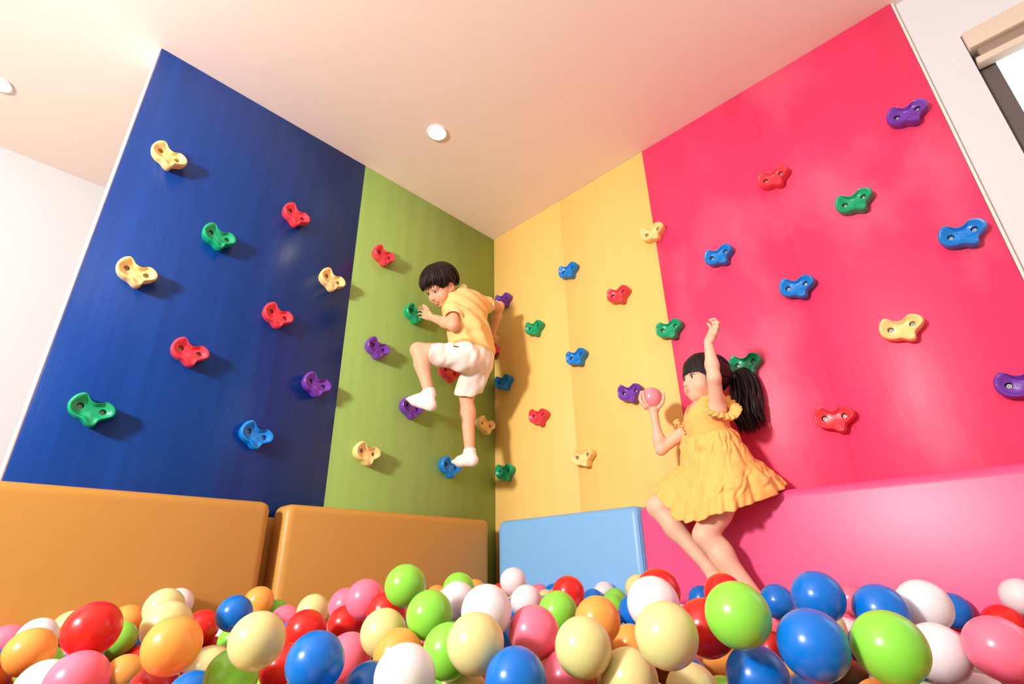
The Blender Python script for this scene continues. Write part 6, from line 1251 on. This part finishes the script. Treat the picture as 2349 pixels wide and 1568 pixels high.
# shirt: torso sleeve, two short sleeves, collar and cuffs
hem_p = b['pelvis'] + tu * 0.022; hem_n = -nrm(tu + lat * 0.42)
slL_e = b['shL'] * 0.36 + b['elL'] * 0.64; slR_e = b['shR'] * 0.50 + b['elR'] * 0.50
slL_d = nrm(b['elL'] - b['shL']); slR_d = nrm(b['elR'] - b['shR'])
shirt_t = [slab_cone(b['pelvis'] - tu * 0.03, chest + tu * 0.01, 0.112, 0.104, lat, 0.86), ell(chest + tu * 0.02, (0.106, 0.080, 0.105), TR),
           cone(b['shL'], b['shR'], 0.044, 0.044), ell(b['neck'] - tu * 0.035, (0.07, 0.055, 0.04), TR)]
def sleeve(P, a, e, d, r0, r1, cut):
    q = prim(P, cone(a, e + d * 0.05, r0, r1))
    return smax(q, (P - e) @ d, 0.004) if cut else q
def f_shirt(P):
    d = union(shirt_t, P, 0.03)
    wr = ripple(P @ TR.T, 0.0075, 48, 3, (1.0, 0.4, 0.8))
    # stretch folds running from the raised shoulder to the opposite hip
    q = (P - chest) @ TR.T
    wr = wr + 0.008 * np.sin((q[:, 0] * 0.75 + q[:, 2] * 0.55) * 95 + 2 * np.sin(q[:, 2] * 22)) * np.clip(0.9 - q[:, 2] * 5, 0.2, 1)
    d = d + wr * 0.8
    for a_, e_, d_, r1_, ci in ((b['shL'], slL_e, slL_d, 0.044, 0.034), (b['shR'], slR_e, slR_d, 0.042, 0.032)):
        q_ = smax(prim(P, cone(a_, e_ + d_ * 0.05, 0.043, r1_)) + wr * 0.4, (P - e_) @ d_, 0.003)
        q_ = smax(q_, -prim(P, cone(e_ - d_ * 0.012, e_ + d_ * 0.03, ci, ci + 0.004)), 0.003)
        d = smin(d, q_, 0.016)
    d = smax(d, (P - hem_p) @ hem_n, 0.004)
    d = smax(d, -prim(P, cone(b['neck'] - tu * 0.022, hb.w(0, -0.02, -0.05), 0.036, 0.044)), 0.004)
    return d
lo, hi = bounds(shirt_t + [cone(b['shL'], slL_e, 0.05, 0.05), cone(b['shR'], slR_e, 0.05, 0.05)], 0.02)
shirt = field_mesh('shirt', f_shirt, lo, hi, 0.0026, boy, SHIRT, 1)
def ring(name, c, axis, r, tube, mat, parent, squash=1.0, sd=None, flat=2.2, n=40):
    """soft flat band round an axis"""
    ax = nrm(axis); s_ = nrm(np.cross(ax, sd if sd is not None else V(0.3, 0.2, 0.9))); t_ = np.cross(ax, s_)
    bv, bf = [], []
    for i in range(n):
        a = 2 * math.pi * i / n
        o = s_ * math.cos(a) + t_ * math.sin(a) * squash
        for j in range(8):
            g = 2 * math.pi * j / 8
            bv.append(c + o * (r + tube * math.cos(g)) + ax * (tube * flat * math.sin(g)))
    for i in range(n):
        for j in range(8):
            i2, j2 = (i + 1) % n, (j + 1) % 8
            bf.append((i * 8 + j, i2 * 8 + j, i2 * 8 + j2, i * 8 + j2))
    return raw_mesh(name, bv, bf, parent, mat)
ring('sleeve_cuff', slL_e - slL_d * 0.006, slL_d, 0.0425, 0.0032, CUFF, shirt)
ring('sleeve_cuff', slR_e - slR_d * 0.006, slR_d, 0.0405, 0.0032, CUFF, shirt)
nd = nrm(hb.w(0, -0.02, -0.05) - (b['neck'] - tu * 0.03))
ring('collar', b['neck'] + nd * 0.012 + back * 0.004, nrm(nd * 0.75 + tu * 0.6), 0.044, 0.0042, CUFF, shirt, 1.0, None, 3.4)

# shorts
shL_e = b['hipL'] * 0.30 + b['kneeL'] * 0.70; shR_e = b['hipR'] * 0.08 + b['kneeR'] * 0.92
sdL = nrm(b['kneeL'] - b['hipL']); sdR = nrm(b['kneeR'] - b['hipR'])
pel = [ell(b['pelvis'] - tu * 0.01, (0.094, 0.080, 0.075), TR), cone(b['hipL'], b['hipR'], 0.066, 0.066)]
def f_shorts(P):
    a = smax(prim(P, cone(b['hipL'] - sdL * 0.01, shL_e + sdL * 0.06, 0.067, 0.060)), (P - shL_e) @ sdL, 0.004)
    c = smax(prim(P, cone(b['hipR'] - sdR * 0.01, shR_e + sdR * 0.06, 0.067, 0.064)), (P - shR_e) @ nrm(sdR + V(0.25, 0.25, 0)), 0.004)
    d = smin(union(pel, P, 0.02), smin(a, c, 0.016), 0.02)
    d = d + ripple(P, 0.0058, 62, 8)
    d = smax(d, -prim(P, cone(shL_e - sdL * 0.02, shL_e + sdL * 0.03, 0.044, 0.053)), 0.003)
    d = smax(d, -prim(P, cone(shR_e - sdR * 0.02, shR_e + sdR * 0.03, 0.046, 0.057)), 0.003)
    return smax(d, (P - b['pelvis'] - tu * 0.06) @ tu, 0.004)
lo, hi = bounds(pel + [cone(b['hipL'], shL_e, 0.075, 0.075), cone(b['hipR'], shR_e, 0.075, 0.075)], 0.02)
shorts = field_mesh('shorts', f_shorts, lo, hi, 0.0026, boy, SHORT, 1)

tg = b['hipL'] * 0.84 + b['kneeL'] * 0.16 + tc * 0.064 + V(0, 0, 0.018)
field_mesh('leather_tag', lambda P: union([cone(tg - sdL * 0.009, tg + sdL * 0.009, 0.0045, 0.0045)], P, 0.003), tg - 0.03, tg + 0.03, 0.002, boy, BROWN, 1)
# socks
for an, he, to, kn in (('ankL', 'heelL', 'toeL', 'kneeL'), ('ankR', 'heelR', 'toeR', 'kneeR')):
    q = foot(b[an], b[he], b[to], 0.9)
    ud = nrm(b[kn] - b[an])
    tp = b[an] + ud * 0.022
    q = q + [cone(b[an], tp + ud * 0.02, 0.0265, 0.0285)]
    f = lambda P, q=q, tp=tp, ud=ud: smax(smax(union(q, P, 0.016) + ripple(P, 0.0012, 120, 5), (P - tp) @ ud, 0.003), -prim(P, cone(tp - ud * 0.006, tp + ud * 0.03, 0.0245, 0.0265)), 0.002)
    lo, hi = bounds(q, 0.015)
    field_mesh('sock', f, lo, hi, 0.0024, boy, SOCK, 1)

# hair: a fitted cap plus many tapered locks that fall from the crown
def hair_shell(head, rad, cen, crown, ends, n, seed, width, thick, parent, mat, cap, name='hair', lift0=0.004, extra=None, rough=0.006):
    r = random.Random(seed)
    bv, bf = [], []
    cen = np.array(cen); rad = np.array(rad)
    ca = nrm(np.array(crown))
    ux = nrm(np.cross(ca, V(0, 1, 0))) ; uy = np.cross(ux, ca)   # uy roughly forward
    if uy[1] < 0: uy, ux = -uy, -ux
    for i in range(n):
        phi = 2 * math.pi * (i + r.uniform(-0.4, 0.4)) / n
        th1 = ends(phi) * (1 + r.uniform(-0.07, 0.05))
        th0 = th1 * r.choice((0.03, 0.12, 0.3, 0.5))
        drift = r.uniform(-1, 1) * (0.16 + rough * 14)
        path, outs = [], []
        lf = lift0 + r.uniform(0, rough)
        for k in range(11):
            t = k / 10
            th = th0 + (th1 - th0) * t
            ph = phi + drift * t * t
            dloc = ca * math.cos(th) + (uy * math.cos(ph) + ux * math.sin(ph)) * math.sin(th)
            pl = cen + rad * dloc * (1 + lf / 0.08 * (0.6 + 0.4 * t))
            path.append(head.w(*pl)); outs.append(nrm((dloc / rad)) @ head.R)
        lock_strip(bv, bf, path, width * head.s * r.uniform(0.7, 1.2), thick * head.s, outs)
    if extra: extra(bv, bf, r)
    lo, hi = bounds([head.e((0, -0.01, 0.02), (0.12, 0.13, 0.12))], 0.0)
    v, F = surface(cap, lo, hi, 0.003)
    v = smooth_mesh(v, F, 1)
    base = len(v)
    bf2 = [tuple(int(k) for k in q) for q in F] + [tuple(base + k for k in q) for q in bf]
    return raw_mesh(name, list(v) + bv, bf2, parent, mat)

def cap_boy(P):
    L = hb.loc(P)
    r = np.array((0.077, 0.094, 0.082)); D = (L - np.array((0, -0.014, 0.026)))
    k0 = np.linalg.norm(D / r, axis=1); k1 = np.linalg.norm(D / r ** 2, axis=1)
    d = k0 * (k0 - 1) / np.maximum(k1, 1e-9)
    # open the face and the neck; leave the ears free
    face = -((L - np.array((0, 0.062, 0.024))) @ nrm(V(0, -0.80, 0.60)))
    low = -(L[:, 2] + 0.052)
    ear = 0.024 - np.linalg.norm((np.abs(L) - np.array((0.076, 0.010, 0.018))) * np.array((1, 1, 0.8)) + 0 * L, axis=1) if False else -(L[:, 2] + 0.006 + 0.9 * np.clip(-L[:, 1] - 0.012, 0, 0.05))
    d = smax(d, face, 0.006); d = smax(d, low, 0.006)
    d = smax(d, np.where(np.abs(L[:, 0]) > 0.04, ear, -1.0), 0.006)
    return d * hb.s + ripple(P, 0.0016, 160, 4)
def ends_boy(ph):
    f = math.cos(ph)      # 1 = forward
    if f > 0.55: return 1.72
    if f > -0.25: return 1.84
    return 1.62 + 0.50 * min(1, (-0.25 - f) / 0.6)
hair_shell(hb, (0.077, 0.095, 0.083), (0, -0.014, 0.026), (0.01, -0.20, 1), ends_boy, 230, 11, 0.0080, 0.0048, boy, HAIR_B, cap_boy, 'hair', 0.005, None, 0.013)

# ================================================================== the girl
g = {k: np.array(v) for k, v in J['girl'].items()}
girl = empty('person', (float(g['hip'][0]), float(g['hip'][1]), 0.79))
tag(girl, 'girl in a marigold dress sitting on the pink mat, holding a pink ball', 'person')
tu = nrm(g['neck'] - g['hip'])
lat = g['shN'] - g['shF']; lat = nrm(lat - tu * (lat @ tu))
back = np.cross(tu, lat)
if back[0] < 0: back = -back
TR = np.array([lat, back, tu])
Rg = frame(-cr * 0.97 + tc * 0.20 + V(0, 0, 0.06), V(0, 0, 1) - cr * 0.02 + tc * 0.02)
hg = Head(g['head'], Rg, 0.90)
chest = g['hip'] + tu * 0.18
torso = [ell(chest, (0.080, 0.061, 0.087), TR), ell(g['neck'] - tu * 0.026 - back * 0.006, (0.056, 0.046, 0.028), TR), ell(g['hip'] + tu * 0.09, (0.072, 0.056, 0.08), TR), ell(g['hip'], (0.080, 0.070, 0.065), TR),
         cone(g['shN'], g['shF'], 0.030, 0.030), cone(g['neck'] - tu * 0.04, hg.w(0, -0.020, -0.045), 0.031, 0.029, 0.016)]
def arm(s, e, w, k):
    m = e * 0.65 + w * 0.35
    return [cone(s, e, 0.0275 * k, 0.0215 * k), cone(e, m, 0.0215 * k, 0.0222 * k), cone(m, w, 0.0222 * k, 0.0150 * k)]
arms = arm(g['shN'], g['elN'], g['wrN'], 0.95) + arm(g['shF'], g['elF'], g['wrF'], 0.93)
legs = leg(g['hipF'], g['kneeF'], g['ankF'], 0.93, nrm(V(0.5, 0.3, 0.4))) + leg(g['hipN'], g['kneeN'], g['ankN'], 0.98, nrm(V(0.6, 0.6, 0)))
def bare_foot(a, t):
    d = nrm(t - a)
    side = nrm(np.cross(d, V(0, 0, 1)))
    q = [cone(a, a + d * 0.05, 0.0235, 0.024), slab_cone(a + d * 0.04, t, 0.029, 0.026, side, 0.6)]
    for i in range(5):
        o = (i - 2) * 0.0105
        q.append(cone(t + side * o, t + side * o + d * (0.030 - 0.002 * abs(i - 1)), 0.0062, 0.0055, 0.003))
    return q
feet = bare_foot(g['ankF'], g['toeF']) + bare_foot(g['ankN'], g['toeN'])
hand_n = hand(g['wrN'], g['handN'] - g['wrN'], -cr * 0.95 + tc * 0.1, tc, 1.06, (0.95, 0.72, 0.55, 0.42), 0.55, 0.7)
# the ball hand: palm under the ball, fingers and thumb bent round it
bc = g['ball']; rb = 0.04
hand_f = []
upv = V(0, 0, 1)
dn = nrm(g['wrF'] - bc)
palm = bc + dn * (rb + 0.009)
hand_f += [cone(g['wrF'], palm, 0.0145, 0.017, 0.008), ell(palm, (0.021, 0.019, 0.010), None, 0.008)]
for k, (az, l, r_) in enumerate(((2.55, 1.75, 0.0064), (3.05, 1.9, 0.0066), (3.55, 1.85, 0.0064), (4.05, 1.6, 0.0058), (0.55, 1.45, 0.0072))):
    o = -cr * -math.cos(az) + tc * math.sin(az)
    pts = []
    for j in range(5):
        t = 0.25 + l * j / 4
        pts.append(bc + (dn * math.cos(t) + nrm(o - dn * (o @ dn)) * math.sin(t)) * (rb + r_ * 0.8))
    for j in range(4):
        hand_f.append(cone(pts[j], pts[j + 1], r_ * (1.15 - 0.1 * j), r_ * (1.05 - 0.1 * j), 0.003))
body_g = torso + arms + legs + feet
head_g = hg.prims()
def f_girl(P):
    d = union(body_g, P, 0.013)
    d = smin(d, union(hand_n, P, 0.004), 0.006)
    d = smin(d, union(hand_f, P, 0.004), 0.006)
    return smin(d, hg.carve(union(head_g, P, 0.012), P), 0.012)
lo, hi = bounds(body_g + hand_n + hand_f + head_g, 0.02)
field_mesh('body', f_girl, lo, hi, 0.0024, girl, SKIN_G, 1)
hg.face(girl, FM, 0.15)
held_me = fine.copy(); held_me.materials.append(material('light_pink_ball_plastic', (250, 150, 164), 0.25, 0.5, sss=0.2, sss_r=(0.012, 0.012, 0.012)))
o = bpy.data.objects.new('plastic_ball', held_me)
COL.objects.link(o); o.location = tuple(bc)
tag(o, 'light pink ball held up in the right hand of the girl', 'ball')

# dress: bodice
bod = [slab_cone(g['hip'] + tu * 0.10, chest + tu * 0.01, 0.078, 0.082, lat, 0.80), ell(chest + tu * 0.005, (0.082, 0.065, 0.085), TR),
       cone(g['shN'] * 0.86 + g['shF'] * 0.14 + tu * 0.004, g['shF'] * 0.86 + g['shN'] * 0.14 + tu * 0.004, 0.033, 0.033)]
adN = nrm(g['elN'] - g['shN']); adF = nrm(g['elF'] - g['shF'])
def f_bodice(P):
    d = union(bod, P, 0.02) + ripple(P, 0.0016, 70, 6)
    q = (P - chest) @ TR.T
    d = smax(d, -(q[:, 2] + 0.095), 0.004)
    d = smax(d, -prim(P, ell(g['neck'] + tu * 0.002 - back * 0.014, (0.046, 0.052, 0.036), TR)), 0.005)
    for s_, ad in ((g['shN'], adN), (g['shF'], adF)):
        d = smax(d, -prim(P, cone(s_ + ad * 0.026, s_ + ad * 0.08, 0.027, 0.034)), 0.004)
    return d
lo, hi = bounds(bod, 0.02)
dress = empty('dress', tuple(g['hip']))
dress.parent = girl
dress.matrix_parent_inverse = Matrix.Translation(-girl.location)
def under(o):
    return o
bodice = field_mesh('dress_bodice', f_bodice, lo, hi, 0.0026, girl, DRESS, 1)
bpy.data.objects.remove(dress)

# dress: gathered two-tier skirt, lofted through waist, seam and hem rings
def closed_spline(pts, n):
    pts = np.array(pts); m = len(pts); out = []
    for i in range(n):
        x = i / n * m; k = int(x); t = x - k
        p0, p1, p2, p3 = (pts[(k + q) % m] for q in (-1, 0, 1, 2))
        out.append(0.5 * ((2 * p1) + (p2 - p0) * t + (2 * p0 - 5 * p1 + 4 * p2 - p3) * t * t + (3 * p1 - p0 - 3 * p2 + p3) * t ** 3))
    return np.array(out)
NS = 260
rw, rm, rh = (closed_spline(J['skirt'][k], NS) for k in ('waist', 'mid', 'hem'))
ctr = [r.mean(0) for r in (rw, rm, rh)]
rs = np.random.default_rng(12)
ph = [rs.uniform(0, 6.28, 6) for _ in range(3)]
ang = np.arange(NS) / NS * 2 * math.pi
def gather(a, t, ph):
    return (np.sin(a * 17 + ph[0] + 0.7 * np.sin(a * 5 + ph[1] + t * 2)) * 0.55 + np.sin(a * 29 + ph[2] + 1.1 * np.sin(a * 7 + ph[3] + t * 3)) * 0.35 + np.sin(a * 9 + ph[4] + 2.2 * t) * 0.6)
rows = []
def tier(A, B, ca, cb, n, amp0, amp1, ph, bulge):
    for i in range(1 if rows else 0, n + 1):
        t = i / n
        r = A * (1 - t) + B * t
        c = ca * (1 - t) + cb * t
        if amp0 > 0.002: r = c + (r - c) * (0.90 + 0.10 * min(1.0, t * 5) ** 0.6)
        out = r - c; ln = np.linalg.norm(out, axis=1)[:, None]; o = out / ln
        amp = amp0 + (amp1 - amp0) * t
        w = gather(ang, t, ph) * amp + bulge * math.sin(math.pi * t) ** 0.7
        w = w + (0.0030 * np.sin(ang * 19 + t * 13 + 2 * np.sin(ang * 9 + t * 9)) + 0.0042 * np.sin(ang * 8 - t * 8 + 1.6 * np.sin(ang * 5 + t * 6 + ph[5]))) * math.sin(math.pi * min(1, t * 1.2 + 0.05)) + 0.0020 * math.exp(-(t / 0.05) ** 2) * np.abs(np.sin(ang * 46 + ph[2]))
        rows.append(r + o * w[:, None])
tier(rw, rm, ctr[0], ctr[1], 22, 0.0026, 0.0016, ph[0], 0.002)
tier(rm * 1.0, rh, ctr[1], ctr[2], 26, 0.0018, 0.0085, ph[1], 0.007)
nr = len(rows)
v = np.concatenate(rows)
F = []
for i in range(nr - 1):
    for j in range(NS):
        j2 = (j + 1) % NS
        F.append((i * NS + j, (i + 1) * NS + j, (i + 1) * NS + j2, i * NS + j2))
skirt = raw_mesh('dress_skirt', v, F, girl, DRESS)
sd = skirt.modifiers.new('thick', 'SOLIDIFY'); sd.thickness = 0.0035; sd.offset = 0

# dress: frilled sleeves
def frill(name, c, axis, r0, r1, fwd, waves, seed, parent):
    ax = nrm(axis); s_ = nrm(np.cross(ax, V(0.2, 0.5, 0.8))); t_ = np.cross(ax, s_)
    n, m = 150, 12
    bv, F = [], []
    p1, p2 = seed * 1.7, seed * 0.6
    for i in range(m + 1):
        t = i / m
        for j in range(n):
            a = 2 * math.pi * j / n
            wv = math.sin(a * waves + p1 + 0.8 * math.sin(a * 3 + p2))
            r = r0 + (r1 - r0) * t + wv * 0.0012 * t
            h = fwd * math.sin(t * 2.4) + wv * 0.0052 * t ** 0.9 + 0.005 * math.sin(a * 4 + p2) * t
            bv.append(c + (s_ * math.cos(a) + t_ * math.sin(a)) * r + ax * h)
    for i in range(m):
        for j in range(n):
            j2 = (j + 1) % n
            F.append((i * n + j, i * n + j2, (i + 1) * n + j2, (i + 1) * n + j))
    o = raw_mesh(name, bv, F, parent, DRESS)
    q = o.modifiers.new('thick', 'SOLIDIFY'); q.thickness = 0.003; q.offset = 0
    return o
frill('frill_sleeve', g['shN'] + adN * 0.006 + back * 0.010 - tu * 0.004, nrm(adN + back * 0.2 + tc * 0.55), 0.029, 0.066, 0.012, 19, 2, girl)
frill('frill_sleeve', g['shF'] + adF * 0.008, adF, 0.027, 0.052, 0.016, 15, 5, girl)

# hair: cap, straight fringe, side wisps, ponytail and tie
tie_l = (0.0, -0.112, 0.022)
def cap_girl(P):
    L = hg.loc(P)
    r = np.array((0.077, 0.095, 0.083)); D = (L - np.array((0, -0.014, 0.026)))
    k0 = np.linalg.norm(D / r, axis=1); k1 = np.linalg.norm(D / r ** 2, axis=1)
    d = k0 * (k0 - 1) / np.maximum(k1, 1e-9)
    face = -((L - np.array((0, 0.050, 0.034))) @ nrm(V(0, -0.93, 0.36)))
    low = -((L - np.array((0, 0.0, -0.042))) @ nrm(V(0, -0.35, 1.0)))
    d = smax(d, face, 0.006); d = smax(d, low, 0.008)
    knot = np.linalg.norm((L - np.array((0, -0.104, 0.024))) / np.array((1.0, 1.1, 1.0)), axis=1) - 0.024
    d = smin(d, knot, 0.02)
    return d * hg.s + ripple(P, 0.0010, 160, 4)
def girl_extra(bv, bf, r):
    cen = np.array((0, -0.014, 0.026)); rad = np.array((0.080, 0.098, 0.086))
    # fringe: from the top of the head forward and straight down to the brows
    for i in range(64):
        u = -1 + 2 * (i + r.uniform(-0.3, 0.3)) / 63
        x = 0.066 * u
        top = np.array((x * 0.45, 0.022 + r.uniform(-0.01, 0.01), 0.104))
        path, outs = [], []
        zend = 0.006 + 0.004 * r.random() - 0.024 * max(0, abs(u) - 0.72) / 0.28
        for k in range(10):
            t = k / 9
            th = 0.40 + (1.47 - 0.40) * t
            az = u * 1.05
            dl = V(math.sin(az) * math.sin(th), math.cos(az) * math.sin(th), math.cos(th))
            p = cen + rad * dl * (1.0 + 0.03 * r.random())
            if t > 0.75: p[2] = p[2] + (zend - p[2]) * (t - 0.75) / 0.25
            path.append(hg.w(*p)); outs.append(nrm(dl / rad) @ hg.R)
        lock_strip(bv, bf, path, 0.0052, 0.003, outs)
    # swept-back sides: hairline to the tie
    for sx in (-1, 1):
        for i in range(40):
            u = i / 39
            a0 = 0.55 + 1.25 * u
            path, outs = [], []
            st = V(sx * (0.030 + 0.045 * math.sin(a0 * 0.9)), 0.045 - 0.05 * u, 0.095 * math.cos(a0) + 0.026)
            en = V(sx * 0.012 * (1 - u * 0.4), -0.098, 0.020 + 0.012 * (0.5 - u))
            for k in range(10):
                t = k / 9
                q = st * (1 - t) + en * t
                dl = (q - cen) / rad; dl = dl / np.linalg.norm(dl)
                p = cen + rad * dl * (1.0 + r.uniform(0, 0.012))
                p = p * (1 - t ** 4) + en * t ** 4
                path.append(hg.w(*p)); outs.append(nrm(dl / rad) @ hg.R)
            lock_strip(bv, bf, path, 0.0060, 0.003, outs)
        # wisps in front of the ear
        for i in range(7):
            y0 = 0.040 - 0.004 * i
            path, outs = [], []
            for k in range(9):
                t = k / 8
                path.append(hg.w(sx * (0.066 + 0.006 * math.sin(t * 2.5) - 0.004 * t), y0 - 0.016 * t + 0.004 * math.sin(t * 3 + i), 0.035 - (0.078 + 0.012 * r.random()) * t))
                outs.append(V(sx, 0.2, 0) @ hg.R)
            lock_strip(bv, bf, path, 0.0040, 0.0022, outs)
def ends_girl(ph):
    f = math.cos(ph)
    return 0.9 if f > 0.3 else 1.25
hair_shell(hg, (0.077, 0.096, 0.084), (0, -0.014, 0.026), (0.0, 0.05, 1), ends_girl, 60, 21, 0.006, 0.003, girl, HAIR_G, cap_girl, 'hair', 0.002, girl_extra)
# ponytail
r = random.Random(9)
bv, bf = [], []
kn = hg.w(*tie_l)
backd = nrm(V(0, -1, 0) @ hg.R)
sdv = nrm(np.cross(backd, V(0, 0, 1)))
for i in range(230):
    a = r.uniform(0, 6.283); q = math.sqrt(r.random())
    ou, ov = math.cos(a) * q, math.sin(a) * q
    ln = r.uniform(0.80, 1.08)
    path, outs = [], []
    for k in range(14):
        t = k / 13
        spread = 0.014 + 0.060 * math.sin(min(1, t * 1.15) * math.pi * 0.62) * (1 - 0.35 * t)
        c = kn + backd * (0.054 * (1 - (1 - min(1, t * 2.0)) ** 2) - 0.012 * t * t + 0.018 * max(0, t - 0.8) * 5 * (0.4 + 0.6 * (i % 7 == 0))) + V(0, 0, 1) * (0.036 * math.sin(min(1, t * 2.1) * math.pi) * (1 if t < 0.48 else 0) - 0.215 * ln * max(0, t - 0.12) ** 1.15)
        p = c + sdv * (ou * spread * 0.9) + nrm(backd + V(0, 0, 0.4)) * (ov * spread)
        p = p + sdv * 0.004 * math.sin(t * 9 + i) + backd * 0.005 * math.sin(t * 7 + 0.4 * ou)
        path.append(p); outs.append(nrm(sdv * ou + backd * ov + V(0.01, 0.01, 0.01)))
    lock_strip(bv, bf, path, 0.0072, 0.0042, outs)
raw_mesh('ponytail', bv, bf, girl, HAIR_G)
ring('hair_tie', hg.w(0, -0.120, 0.026), backd, 0.015, 0.0065, TIE, girl, 1.0, None, 1.5)
